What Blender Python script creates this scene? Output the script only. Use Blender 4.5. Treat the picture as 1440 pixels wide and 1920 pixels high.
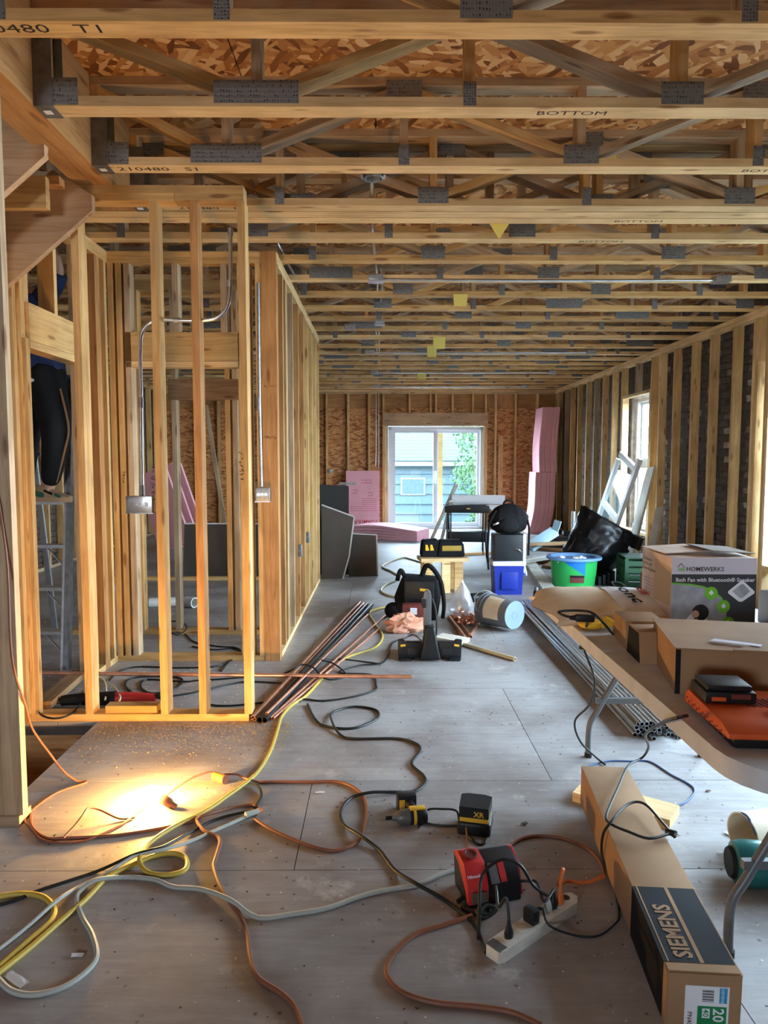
import bpy, bmesh, math, random
from mathutils import Vector, Matrix, Euler, Quaternion
random.seed(7)
R = math.radians
SC = bpy.context.scene
COL = SC.collection
for o in list(bpy.data.objects): bpy.data.objects.remove(o)

# ---------------------------------------------------------------- camera
FPX, CPX, CPY, VPX, VPY, CAMH = 1320.0, 720.0, 960.0, 712.0, 862.0, 1.38
pitch = math.atan((CPY-VPY)/FPX); yaw = math.atan((CPX-VPX)/FPX*math.cos(pitch))
cd = bpy.data.cameras.new('camera'); cam = bpy.data.objects.new('camera', cd); COL.objects.link(cam)
cd.sensor_fit = 'VERTICAL'; cd.sensor_height = 24.0; cd.sensor_width = 18.0
cd.lens = FPX/1920*24; cd.clip_start = .02; cd.clip_end = 300
cam.location = (0, 0, CAMH); cam.rotation_euler = (math.pi/2-pitch, 0, -yaw)
SC.camera = cam

# ---------------------------------------------------------------- world, light, exposure
w = bpy.data.worlds.new('sky'); SC.world = w; w.use_nodes = True
nt = w.node_tree; nt.nodes.clear()
out = nt.nodes.new('ShaderNodeOutputWorld'); bg = nt.nodes.new('ShaderNodeBackground')
tc = nt.nodes.new('ShaderNodeTexCoord'); sep = nt.nodes.new('ShaderNodeSeparateXYZ'); rp = nt.nodes.new('ShaderNodeValToRGB')
nt.links.new(tc.outputs['Generated'], sep.inputs[0]); nt.links.new(sep.outputs['Z'], rp.inputs[0])
rp.color_ramp.elements[0].color = (.80, .90, 1.0, 1); rp.color_ramp.elements[1].color = (.50, .74, 1.0, 1)
nt.links.new(rp.outputs[0], bg.inputs[0]); nt.links.new(bg.outputs[0], out.inputs[0])
bg.inputs[1].default_value = 52.0
SC.view_settings.view_transform = 'Standard'; SC.view_settings.look = 'None'
SC.view_settings.exposure = 0.0; SC.view_settings.gamma = 1.0; SC.view_settings.use_curve_mapping = False
def portal(name, loc, rot, sx, sy):                      # sampling helper for sky light through an opening
    l = bpy.data.lights.new(name, 'AREA'); l.shape = 'RECTANGLE'; l.size = sx; l.size_y = sy; l.cycles.is_portal = True
    o = bpy.data.objects.new(name, l); COL.objects.link(o); o.location = loc; o.rotation_euler = rot
portal('daylight_sliding_door', (1.11, 14.12, 1.02), (R(-90), 0, 0), 1.9, 2.0)
portal('daylight_side_window', (3.80, 9.6, 1.3), (0, R(90), 0), 1.8, 1.05)
portal('daylight_near_window', (3.80, 4.2, 1.3), (0, R(90), 0), 1.8, 4.1)
portal('daylight_fill_opening', (-2.2, -3.62, 1.5), (R(90), 0, 0), 1.0, .8)  # serves the added fill opening behind the camera

# ---------------------------------------------------------------- pixel helper (1440 x 1920 photo frame)
_fw = Vector((math.sin(yaw)*math.cos(pitch), math.cos(yaw)*math.cos(pitch), -math.sin(pitch)))
_rt = Vector((math.cos(yaw), -math.sin(yaw), 0)); _up = _rt.cross(_fw); CAM = Vector((0, 0, CAMH))
def P(x, y, X=None, Y=None, Z=None):
    d = _fw + _rt*((x-CPX)/FPX) - _up*((y-CPY)/FPX)
    t = X/d.x if X is not None else Y/d.y if Y is not None else ((Z or 0)-CAMH)/d.z
    return CAM + d*t

# ---------------------------------------------------------------- object helpers
PM = {}
def tag(o, label=None, cat=None, group=None, kind=None):
    if label: o['label'] = label
    if cat: o['category'] = cat
    if group: o['group'] = group
    if kind: o['kind'] = kind
    return o
def thing(name, label=None, cat=None, loc=(0, 0, 0), rot=0, group=None, kind=None):
    o = bpy.data.objects.new(name, None); COL.objects.link(o); o.empty_display_size = .1
    o.location = loc; o.rotation_euler = rot if isinstance(rot, tuple) else (0, 0, rot)
    PM[o.name] = Matrix.Translation(Vector(loc)) @ Euler(o.rotation_euler).to_matrix().to_4x4()
    return tag(o, label, cat, group, kind)
def link(name, me, mat=None, parent=None, mw=None, world=False):
    o = bpy.data.objects.new(name, me); COL.objects.link(o)
    if mat and not me.materials: me.materials.append(M[mat] if isinstance(mat, str) else mat)
    m = mw or Matrix.Identity(4); o.matrix_basis = m
    if parent:
        o.parent = parent
        if world: o.matrix_parent_inverse = PM[parent.name].inverted(); PM[o.name] = m
        else: PM[o.name] = PM[parent.name] @ m
    else: PM[o.name] = m
    return o
def B(): return bmesh.new()
def obj(name, bm, mat, parent=None, smooth=None, bevel=0, seg=2, world=False, mw=None, ang=35):
    if bevel:
        es = [e for e in bm.edges if len(e.link_faces) == 2 and e.calc_face_angle(0) > R(ang)]
        bmesh.ops.bevel(bm, geom=es, offset=bevel, segments=seg, profile=.6, affect='EDGES', clamp_overlap=True)
    me = bpy.data.meshes.new(name); bm.normal_update(); bm.to_mesh(me); bm.free()
    if smooth is None: smooth = bevel > 0
    if smooth: me.shade_smooth(); me.set_sharp_from_angle(angle=R(40))
    return link(name, me, mat, parent, mw, world)
def xf(bm, vs, m): bmesh.ops.transform(bm, matrix=m, verts=vs)
def box(bm, c, s, rot=None):
    m = Matrix.Translation(Vector(c))
    if rot is not None: m = m @ Euler(rot).to_matrix().to_4x4()
    return bmesh.ops.create_cube(bm, size=1, matrix=m @ Matrix.Diagonal((s[0], s[1], s[2], 1)))['verts']
def bx(bm, a, b): return box(bm, [(a[i]+b[i])/2 for i in range(3)], [abs(b[i]-a[i]) for i in range(3)])
def frame_m(a, b):
    a, b = Vector(a), Vector(b); d = b-a
    q = Vector((0, 0, 1)).rotation_difference(d.normalized())
    return Matrix.Translation((a+b)/2) @ q.to_matrix().to_4x4(), d.length
def cyl(bm, a, b, r, n=16, r2=None, caps=True):
    m, L = frame_m(a, b)
    return bmesh.ops.create_cone(bm, cap_ends=caps, segments=n, radius1=r, radius2=r if r2 is None else r2, depth=L, matrix=m)['verts']
def ball(bm, c, r, s=(1, 1, 1), u=14, v=9, rot=(0, 0, 0)):
    return bmesh.ops.create_uvsphere(bm, u_segments=u, v_segments=v, radius=r, matrix=Matrix.Translation(Vector(c)) @ Euler(rot).to_matrix().to_4x4() @ Matrix.Diagonal((*s, 1)))['verts']
def lathe(bm, prof, n=28, m=None):
    vs = []
    for (r, z) in prof:
        vs.append([bm.verts.new((r*math.cos(2*math.pi*k/n), r*math.sin(2*math.pi*k/n), z)) for k in range(n)])
    for i in range(len(prof)-1):
        for k in range(n):
            k2 = (k+1) % n
            try: bm.faces.new((vs[i][k], vs[i][k2], vs[i+1][k2], vs[i+1][k]))
            except ValueError: pass
    if prof[0][0] > 1e-4: bm.faces.new(list(reversed(vs[0])))
    if prof[-1][0] > 1e-4: bm.faces.new(vs[-1])
    bmesh.ops.remove_doubles(bm, verts=[v for r in vs for v in r], dist=1e-5)
    if m is not None: xf(bm, [v for r in vs for v in r if v.is_valid], m)
def prism(bm, poly, z0, z1, m=None):
    lo = [bm.verts.new((x, y, z0)) for x, y in poly]; hi = [bm.verts.new((x, y, z1)) for x, y in poly]
    n = len(poly); bm.faces.new(list(reversed(lo))); bm.faces.new(hi)
    for i in range(n): bm.faces.new((lo[i], lo[(i+1) % n], hi[(i+1) % n], hi[i]))
    if m is not None: xf(bm, lo+hi, m)
    return lo+hi
def smoothpath(pts, sub=6):
    pts = [Vector(p) for p in pts]
    if len(pts) < 3: return pts
    o = []
    for i in range(len(pts)-1):
        p0 = pts[max(i-1, 0)]; p1 = pts[i]; p2 = pts[i+1]; p3 = pts[min(i+2, len(pts)-1)]
        for k in range(sub):
            t = k/sub
            o.append(.5*((2*p1)+(p2-p0)*t+(2*p0-5*p1+4*p2-p3)*t*t+(3*p1-p0-3*p2+p3)*t*t*t))
    o.append(pts[-1]); return o
def tube(bm, pts, r, n=8, sub=6, caps=True):
    ps = smoothpath(pts, sub) if sub > 1 else [Vector(p) for p in pts]
    ps = [p for i, p in enumerate(ps) if i == 0 or (p-ps[i-1]).length > 1e-5]
    rings = []; nrm = None
    for i, p in enumerate(ps):
        t = (ps[min(i+1, len(ps)-1)]-ps[max(i-1, 0)]).normalized()
        if nrm is None: nrm = (Vector((0, 0, 1)) if abs(t.z) < .9 else Vector((1, 0, 0)))
        nrm = (nrm-t*nrm.dot(t)).normalized(); bi = t.cross(nrm)
        rr = r(i/(len(ps)-1)) if callable(r) else r
        rings.append([bm.verts.new(p+(nrm*math.cos(2*math.pi*k/n)+bi*math.sin(2*math.pi*k/n))*rr) for k in range(n)])
    for i in range(len(rings)-1):
        for k in range(n): bm.faces.new((rings[i][k], rings[i][(k+1) % n], rings[i+1][(k+1) % n], rings[i+1][k]))
    if caps: bm.faces.new(list(reversed(rings[0]))); bm.faces.new(rings[-1])
_bc = {}
def boxmesh(L, W, T, mat):
    k = (round(L, 3), round(W, 4), round(T, 4), mat)
    if k not in _bc:
        bm = B(); box(bm, (0, 0, 0), (L, W, T)); me = bpy.data.meshes.new('board'); bm.to_mesh(me); bm.free()
        me.materials.append(M[mat]); _bc[k] = me
    return _bc[k]
def board(name, a, b, W, T, mat='pine', parent=None, wdir=(0, 1, 0)):
    """plank from a to b (centre line); width W along wdir, thickness T along the third axis; world coordinates"""
    a, b = Vector(a), Vector(b); x = (b-a).normalized(); y = Vector(wdir); y = (y-x*y.dot(x)).normalized(); z = x.cross(y)
    m = Matrix((x, y, z)).transposed().to_4x4(); m.translation = (a+b)/2
    return link(name, boxmesh((b-a).length, W, T, mat), None, parent, m, True)
def slab(name, a, b, mat, parent=None): # axis-aligned board between corners, local X along its longest side
    s = [abs(b[i]-a[i]) for i in range(3)]; c = [(b[i]+a[i])/2 for i in range(3)]; ax = s.index(max(s))
    d = Vector((0, 0, 0)); d[ax] = s[ax]/2; o2 = [i for i in range(3) if i != ax]; wd = Vector((0, 0, 0)); wd[o2[0]] = 1
    return board(name, Vector(c)-d, Vector(c)+d, s[o2[0]], s[o2[1]], mat, parent, wd)
def text(name, s, size, mat, parent, mw, bold=0.0, align='LEFT', world=False, xs=1.0, space=1.0):
    cu = bpy.data.curves.new('t', 'FONT'); cu.body = s; cu.size = size; cu.offset = bold*size; cu.align_x = align; cu.space_character = space
    cu.resolution_u = 2
    t = bpy.data.objects.new('t', cu); COL.objects.link(t)
    dg = bpy.context.evaluated_depsgraph_get(); me = bpy.data.meshes.new_from_object(t.evaluated_get(dg))
    bpy.data.objects.remove(t); bpy.data.curves.remove(cu)
    if xs != 1.0: me.transform(Matrix.Diagonal((xs, 1, 1, 1)))
    me.materials.clear(); me.materials.append(M[mat]); me.name = name
    return link(name, me, None, parent, mw, world)
def basis(o, x, y):  # text plane: x = reading direction, y = up of the letters
    x = Vector(x).normalized(); y = Vector(y); y = (y-x*y.dot(x)).normalized(); z = x.cross(y)
    m = Matrix((x, y, z)).transposed().to_4x4(); m.translation = Vector(o); return m
def dup(root, loc=None, rot=None, label=None, group=None, mw=None):
    r = root.copy(); COL.objects.link(r)
    if mw is not None: r.matrix_basis = mw
    if loc is not None: r.location = loc
    if rot is not None: r.rotation_euler = rot if isinstance(rot, tuple) else (0, 0, rot)
    if label: r['label'] = label
    if group: r['group'] = group
    for ch in list(root.children):
        c = ch.copy(); COL.objects.link(c); c.parent = r
        for g in ch.children:
            d = g.copy(); COL.objects.link(d); d.parent = c
    return r

# ---------------------------------------------------------------- materials
M = {}
def nodes(name):
    m = bpy.data.materials.new(name); m.use_nodes = True; t = m.node_tree; b = t.nodes['Principled BSDF']; M[name] = m
    return t, b, (lambda k, **kw: _mk(t, k, kw)), t.links.new
def _mk(t, k, kw):
    n = t.nodes.new('ShaderNode'+k)
    for a, v in kw.items():
        if a.startswith('i_'): n.inputs[int(a[2:]) if a[2:].isdigit() else a[2:].replace('_', ' ')].default_value = v
        else: setattr(n, a, v)
    return n
def ramp(n, *st):
    cr = n.color_ramp
    while len(cr.elements) < len(st): cr.elements.new(.5)
    for e, (p, c) in zip(cr.elements, st): e.position = p; e.color = (*c, 1) if len(c) == 3 else c
    return n
def plain(name, c, rough=.5, metal=0, noise=.0, nscale=20, spec=.3, bump=0, alpha=1, coat=0):
    t, b, N, L = nodes(name)
    b.inputs['Base Color'].default_value = (*c, 1); b.inputs['Roughness'].default_value = rough; b.inputs['Metallic'].default_value = metal
    b.inputs['Specular IOR Level'].default_value = spec; b.inputs['Coat Weight'].default_value = coat
    if noise or bump:
        tc = N('TexCoord'); n = N('TexNoise', i_Scale=nscale, i_Detail=5.0); L(tc.outputs['Object'], n.inputs['Vector'])
        if noise:
            r = ramp(N('ValToRGB'), (.3, tuple(x*(1-noise) for x in c)), (.7, tuple(min(1, x*(1+noise)) for x in c)))
            L(n.outputs['Fac'], r.inputs[0]); L(r.outputs[0], b.inputs['Base Color'])
        if bump:
            bp = N('Bump', i_Strength=bump, i_Distance=.004); L(n.outputs['Fac'], bp.inputs['Height']); L(bp.outputs[0], b.inputs['Normal'])
    return M[name]
def wood(name, lo, mid, hi, rough=.62, knots=.75, var=.16, sat=1.0):
    t, b, N, L = nodes(name)
    tc = N('TexCoord'); oi = N('ObjectInfo'); sc = N('VectorMath', operation='SCALE', i_Scale=37.0)
    cmb = N('CombineXYZ'); L(oi.outputs['Random'], cmb.inputs[0]); L(oi.outputs['Random'], cmb.inputs[1]); cmb.inputs[2].default_value = .3
    L(cmb.outputs[0], sc.inputs[0]); ad = N('VectorMath', operation='ADD'); L(tc.outputs['Object'], ad.inputs[0]); L(sc.outputs[0], ad.inputs[1])
    mp = N('Mapping'); mp.inputs['Scale'].default_value = (1.1, 16, 16); L(ad.outputs[0], mp.inputs[0])
    n1 = N('TexNoise', i_Scale=2.2, i_Detail=6.0, i_Roughness=.6, i_Distortion=.9); L(mp.outputs[0], n1.inputs['Vector'])
    r1 = ramp(N('ValToRGB'), (.28, lo), (.5, mid), (.75, hi)); L(n1.outputs['Fac'], r1.inputs[0])
    mp2 = N('Mapping'); mp2.inputs['Scale'].default_value = (3.0, 13, 13); L(ad.outputs[0], mp2.inputs[0])
    vo = N('TexVoronoi', i_Scale=1.0); L(mp2.outputs[0], vo.inputs['Vector'])
    r2 = ramp(N('ValToRGB'), (.10, (1, 1, 1)), (.19, (0, 0, 0))); L(vo.outputs['Distance'], r2.inputs[0])
    k = N('MixRGB', blend_type='MULTIPLY'); k.inputs[2].default_value = (.33, .2, .12, 1)
    mu = N('Math', operation='MULTIPLY'); mu.inputs[1].default_value = knots; L(r2.outputs[0], mu.inputs[0])
    L(mu.outputs[0], k.inputs[0]); L(r1.outputs[0], k.inputs[1])
    n3 = N('TexNoise', i_Scale=3.0, i_Detail=3.0); L(ad.outputs[0], n3.inputs['Vector'])
    r3 = ramp(N('ValToRGB'), (.35, (.72, .70, .68)), (.6, (1, 1, 1))); L(n3.outputs['Fac'], r3.inputs[0])
    k2 = N('MixRGB', blend_type='MULTIPLY'); k2.inputs[0].default_value = .8; L(k.outputs[0], k2.inputs[1]); L(r3.outputs[0], k2.inputs[2])
    hs = N('HueSaturation'); hs.inputs['Saturation'].default_value = sat
    mr = N('MapRange'); mr.inputs[3].default_value = 1-var; mr.inputs[4].default_value = 1+var*.8; L(oi.outputs['Random'], mr.inputs[0]); L(mr.outputs[0], hs.inputs['Value'])
    L(k2.outputs[0], hs.inputs['Color']); L(hs.outputs[0], b.inputs['Base Color'])
    b.inputs['Roughness'].default_value = rough; b.inputs['Specular IOR Level'].default_value = .3
    bp = N('Bump', i_Strength=.18, i_Distance=.002); L(n1.outputs['Fac'], bp.inputs['Height']); L(bp.outputs[0], b.inputs['Normal'])
wood('pine', (.46, .26, .09), (.66, .40, .155), (.77, .51, .235))
wood('pine_new', (.60, .38, .16), (.76, .51, .245), (.84, .61, .34))
wood('pine_red', (.36, .16, .05), (.50, .25, .09), (.60, .34, .14), knots=.6)
wood('pine_grey', (.33, .22, .13), (.49, .345, .21), (.61, .45, .285))
wood('fir_dark', (.20, .11, .05), (.32, .18, .085), (.42, .26, .13))
wood('header_wood', (.42, .26, .14), (.58, .37, .21), (.66, .45, .28))
wood('white_board', (.62, .55, .45), (.74, .67, .57), (.82, .77, .68), knots=.3)
def osb(name, cols, s=1.0, horiz=False):
    t, b, N, L = nodes(name)
    gp = N('NewGeometry'); tc = N('Mapping'); tc.inputs['Rotation'].default_value = (R(-90) if horiz else 0, 0, 0); L(gp.outputs['Position'], tc.inputs[0]); res = []
    for i, (ang, seed) in enumerate(((.15, 0), (1.0 if not horiz else .3, 5), (-.9 if not horiz else -.2, 11))):
        mp = N('Mapping', vector_type='TEXTURE'); mp.inputs['Rotation'].default_value = (0, 0, ang); mp.inputs['Location'].default_value = (seed, seed*.7, 0)
        mp.inputs['Scale'].default_value = (1/(9*s), 1/(30*s), 1) ; L(tc.outputs[0], mp.inputs[0])
        nz = N('TexNoise', i_Scale=.5, i_Detail=2.0); L(mp.outputs[0], nz.inputs['Vector'])
        mx = N('MixRGB'); mx.inputs[0].default_value = .12; L(mp.outputs[0], mx.inputs[1]); L(nz.outputs['Color'], mx.inputs[2])
        v = N('TexVoronoi', i_Scale=1.0, voronoi_dimensions='2D'); L(mx.outputs[0], v.inputs['Vector']); sx = N('SeparateColor'); L(v.outputs['Color'], sx.inputs[0])
        r = ramp(N('ValToRGB'), (0, cols[0]), (.3, cols[1]), (.65, cols[2]), (1, cols[3])); L(sx.outputs[0], r.inputs[0]); res.append((r, sx))
    m1 = N('MixRGB'); th = N('Math', operation='GREATER_THAN'); th.inputs[1].default_value = .55
    L(res[1][1].outputs[1], th.inputs[0]); L(th.outputs[0], m1.inputs[0]); L(res[0][0].outputs[0], m1.inputs[1]); L(res[1][0].outputs[0], m1.inputs[2])
    m2 = N('MixRGB'); th2 = N('Math', operation='GREATER_THAN'); th2.inputs[1].default_value = .6
    L(res[2][1].outputs[1], th2.inputs[0]); L(th2.outputs[0], m2.inputs[0]); L(m1.outputs[0], m2.inputs[1]); L(res[2][0].outputs[0], m2.inputs[2])
    L(m2.outputs[0], b.inputs['Base Color']); b.inputs['Roughness'].default_value = .6; b.inputs['Specular IOR Level'].default_value = .3
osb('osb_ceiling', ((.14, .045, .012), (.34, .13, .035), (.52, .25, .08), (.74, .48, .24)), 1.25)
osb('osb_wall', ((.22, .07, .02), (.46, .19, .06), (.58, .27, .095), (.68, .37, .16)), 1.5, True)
def floor_mat():
    t, b, N, L = nodes('plywood_floor')
    g = N('NewGeometry'); oi = N('ObjectInfo')
    mp = N('Mapping'); mp.inputs['Scale'].default_value = (2.0, 16, 1); L(g.outputs['Position'], mp.inputs[0])
    n1 = N('TexNoise', i_Scale=2.0, i_Detail=7.0, i_Roughness=.65, i_Distortion=.4); L(mp.outputs[0], n1.inputs['Vector'])
    r1 = ramp(N('ValToRGB'), (.25, (.31, .29, .28)), (.5, (.37, .35, .34)), (.78, (.44, .42, .41))); L(n1.outputs['Fac'], r1.inputs[0])
    n2 = N('TexNoise', i_Scale=1.3, i_Detail=6.0, i_Roughness=.6); L(g.outputs['Position'], n2.inputs['Vector'])
    r2 = ramp(N('ValToRGB'), (.38, (.60, .53, .51)), (.58, (1.0, 1.0, 1.0))); L(n2.outputs['Fac'], r2.inputs[0])
    k = N('MixRGB', blend_type='MULTIPLY'); k.inputs[0].default_value = .9; L(r1.outputs[0], k.inputs[1]); L(r2.outputs[0], k.inputs[2])
    # pale plaster smears, with their own shapes
    n3 = N('TexNoise', i_Scale=3.1, i_Detail=10.0, i_Roughness=.72); L(g.outputs['Position'], n3.inputs['Vector'])
    r3 = ramp(N('ValToRGB'), (.575, (0, 0, 0)), (.66, (.7, .7, .7))); L(n3.outputs['Fac'], r3.inputs[0])
    k2 = N('MixRGB'); L(r3.outputs[0], k2.inputs[0]); L(k.outputs[0], k2.inputs[1]); k2.inputs[2].default_value = (.52, .49, .45, 1)
    # dark specks
    v = N('TexVoronoi', i_Scale=20.0); L(g.outputs['Position'], v.inputs['Vector']); r4 = ramp(N('ValToRGB'), (.07, (1, 1, 1)), (.16, (0, 0, 0))); L(v.outputs['Distance'], r4.inputs[0])
    n5 = N('TexNoise', i_Scale=2.4, i_Detail=2.0); L(g.outputs['Position'], n5.inputs['Vector']); r5 = ramp(N('ValToRGB'), (.45, (0, 0, 0)), (.6, (1, 1, 1))); L(n5.outputs['Fac'], r5.inputs[0])
    mm = N('Math', operation='MULTIPLY'); L(r4.outputs[0], mm.inputs[0]); L(r5.outputs[0], mm.inputs[1])
    k3 = N('MixRGB'); L(mm.outputs[0], k3.inputs[0]); L(k2.outputs[0], k3.inputs[1]); k3.inputs[2].default_value = (.09, .07, .055, 1)
    hs = N('HueSaturation'); mr = N('MapRange'); mr.inputs[3].default_value = .9; mr.inputs[4].default_value = 1.08; L(oi.outputs['Random'], mr.inputs[0]); L(mr.outputs[0], hs.inputs['Value'])
    L(k3.outputs[0], hs.inputs['Color']); L(hs.outputs[0], b.inputs['Base Color'])
    rr = N('MapRange'); rr.inputs[3].default_value = .42; rr.inputs[4].default_value = .68; L(n2.outputs['Fac'], rr.inputs[0]); L(rr.outputs[0], b.inputs['Roughness'])
    bp = N('Bump', i_Strength=.25, i_Distance=.003); L(n1.outputs['Fac'], bp.inputs['Height']); L(bp.outputs[0], b.inputs['Normal'])
floor_mat()
def brick_mat():
    t, b, N, L = nodes('old_brick'); tc = N('TexCoord'); oi = N('ObjectInfo'); g = N('NewGeometry')
    r = ramp(N('ValToRGB'), (0, (.06, .045, .034)), (.35, (.16, .115, .085)), (.75, (.27, .20, .15)), (1, (.40, .36, .31))); L(oi.outputs['Random'], r.inputs[0])
    n = N('TexNoise', i_Scale=22.0, i_Detail=6.0, i_Roughness=.7); L(g.outputs['Position'], n.inputs['Vector'])
    rr = ramp(N('ValToRGB'), (.3, (.35, .33, .31)), (.7, (1.3, 1.25, 1.2))); L(n.outputs['Fac'], rr.inputs[0])
    k = N('MixRGB', blend_type='MULTIPLY'); k.inputs[0].default_value = 1; L(r.outputs[0], k.inputs[1]); L(rr.outputs[0], k.inputs[2]); L(k.outputs[0], b.inputs['Base Color'])
    b.inputs['Roughness'].default_value = .9; bp = N('Bump', i_Strength=.8, i_Distance=.01); L(n.outputs['Fac'], bp.inputs['Height']); L(bp.outputs[0], b.inputs['Normal'])
brick_mat()
def plate_mat():
    t, b, N, L = nodes('nail_plate_steel'); tc = N('TexCoord'); mp = N('Mapping'); mp.inputs['Scale'].default_value = (95, 95, 55); L(tc.outputs['Object'], mp.inputs[0])
    v = N('TexVoronoi', i_Scale=1.0, i_Randomness=.25); L(mp.outputs[0], v.inputs['Vector'])
    r = ramp(N('ValToRGB'), (.2, (.03, .03, .03)), (.34, (.24, .245, .25))); L(v.outputs['Distance'], r.inputs[0]); L(r.outputs[0], b.inputs['Base Color'])
    b.inputs['Metallic'].default_value = .6; b.inputs['Roughness'].default_value = .5
    bp = N('Bump', i_Strength=.6, i_Distance=.003); L(v.outputs['Distance'], bp.inputs['Height']); L(bp.outputs[0], b.inputs['Normal'])
plate_mat()
def glass_mat(name='window_glass', tint=(.93, .98, 1.0), g=.07):
    t, b, N, L = nodes(name); t.nodes.remove(b); o = t.nodes['Material Output']
    tr = N('BsdfTransparent'); tr.inputs[0].default_value = (*tint, 1); gl = N('BsdfGlossy'); gl.inputs['Roughness'].default_value = .02
    mx = N('MixShader'); mx.inputs[0].default_value = g; L(tr.outputs[0], mx.inputs[1]); L(gl.outputs[0], mx.inputs[2]); L(mx.outputs[0], o.inputs[0])
glass_mat()
plain('mortar', (.15, .125, .10), .95, noise=.4, nscale=12, bump=.5)
plain('white_vinyl', (.80, .82, .84), .35)
plain('ink', (.03, .025, .02), .8)
plain('ink_red', (.55, .06, .06), .8)
plain('steel', (.62, .64, .66), .28, 1.0, noise=.15, nscale=8)
plain('steel_dull', (.42, .43, .44), .45, .9, noise=.2, nscale=30)
plain('hanger_steel', (.20, .20, .205), .5, .7, noise=.25, nscale=20)
plain('concrete_dark', (.10, .085, .075), .95, noise=.3, nscale=5)
plain('ground_soil', (.08, .08, .068), .95, noise=.3, nscale=2)
plain('black_paint', (.012, .012, .014), .45)
plain('sticky_yellow', (.75, .62, .16), .8)
# ================================================================ SETTING
CH = 2.75          # underside of the trusses
DK = 3.15          # underside of the deck above
XR, XP, XL = 3.45, -0.683, -4.30
YB = 13.96         # room face of the back wall studs
S = .038; W4 = .089
# ---- floor sheets (gaps between them), with the stairwell opening left of the lamp
floor = thing('floor', kind='structure')
rows = [-3.6, -2.6, -1.38, -.16, 1.06, 2.28, 2.94, 4.16, 5.38, 6.60, 7.82, 9.04, 10.26, 11.48, 12.70, 14.10]
offs = [.3, 1.5, .3, 1.4, .92, -.29, .742, -.5, .9, -.3, .7, -.5, .9, -.3, .7]
HX0, HX1, HY0, HY1 = -3.3, -1.49, 2.72, 3.63
g_ = .0016
def sheet(x0, x1, y0, y1):
    slab('plywood_sheet', (x0+g_, y0+g_, -.019), (x1-g_, y1-g_, 0), 'plywood_floor', floor)
for i in range(len(rows)-1):
    y0, y1 = rows[i], rows[i+1]; x = offs[i]-2.44*3
    while x < 3.66:
        a, b = max(x, XL), min(x+2.44, 3.66)
        if b-a > .05:
            segs = [(a, b, y0, y1)]
            if y0 < HY1 and y1 > HY0 and a < HX1 and b > HX0:
                segs = []
                if b > HX1: segs.append((max(a, HX1), b, y0, y1))
                if a < HX0: segs.append((a, min(b, HX0), y0, y1))
                ha, hb = max(a, HX0), min(b, HX1)
                if y0 < HY0 and hb > ha: segs.append((ha, hb, y0, HY0))
                if y1 > HY1 and hb > ha: segs.append((ha, hb, HY1, y1))
            for s_ in segs:
                if s_[1]-s_[0] > .03 and s_[3]-s_[2] > .03: sheet(*s_)
        x += 2.44
for nm, a, b in (('dark_underlay', (XL, -3.6, -.07), (3.66, HY0, -.022)), ('dark_underlay', (XL, HY1, -.07), (3.66, 14.1, -.022)),
                 ('dark_underlay', (HX1, HY0, -.07), (3.66, HY1, -.022)), ('dark_underlay', (XL, HY0, -.07), (HX0, HY1, -.022))):
    slab(nm, a, b, 'concrete_dark', floor)  # added dark sheet: keeps the sheet gaps dark and stops light leaks
# stairwell lining
well = thing('wall_stairwell', kind='structure')
for nm, a, b, m in (('rim_board', (HX0, HY1, -.31), (HX1+.04, HY1+.04, -.02), 'pine_red'), ('rim_board', (HX0, HY0-.04, -.31), (HX1, HY0, -.02), 'pine_red'),
                    ('rim_board', (HX1, HY0-.04, -.31), (HX1+.038, HY1, -.071), 'pine_red'), ('rim_board', (HX0-.04, HY0, -.31), (HX0, HY1, -.071), 'pine_red'),
                    ('ledger', (HX0, HY1-.038, -.45), (HX1, HY1, -.31), 'pine_red'),
                    ('basement_wall', (HX0-.1, HY1+.04, -2.3), (HX1+.1, HY1+.1, -.31), 'concrete_dark'), ('basement_wall', (HX0-.1, HY0-.1, -2.3), (HX1+.1, HY0-.04, -.31), 'concrete_dark'),
                    ('basement_wall', (HX1+.04, HY0-.1, -2.3), (HX1+.1, HY1+.1, -.31), 'concrete_dark'), ('basement_wall', (HX0-.1, HY0-.1, -2.3), (HX0-.04, HY1+.1, -.31), 'concrete_dark'),
                    ('basement_floor', (HX0-.1, HY0-.1, -2.35), (HX1+.1, HY1+.1, -2.3), 'concrete_dark')):
    slab(nm, a, b, m, well)
# ---- ceiling deck of OSB sheets
ceil = thing('ceiling', kind='structure')
y = -3.6; k = 0
while y < 14.2:
    x = XL - (0, 1.22)[k % 2] - (.6 if k % 3 == 0 else 0)
    while x < 3.75:
        a, b = max(x, XL), min(x+2.44, 3.75)
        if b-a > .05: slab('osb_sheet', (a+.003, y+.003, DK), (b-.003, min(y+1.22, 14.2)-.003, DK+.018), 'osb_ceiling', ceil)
        x += 2.44
    y += 1.22; k += 1
slab('roof_cover', (XL-.1, -3.7, DK+.02), (3.8, 14.3, DK+.1), 'concrete_dark', ceil)
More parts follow.
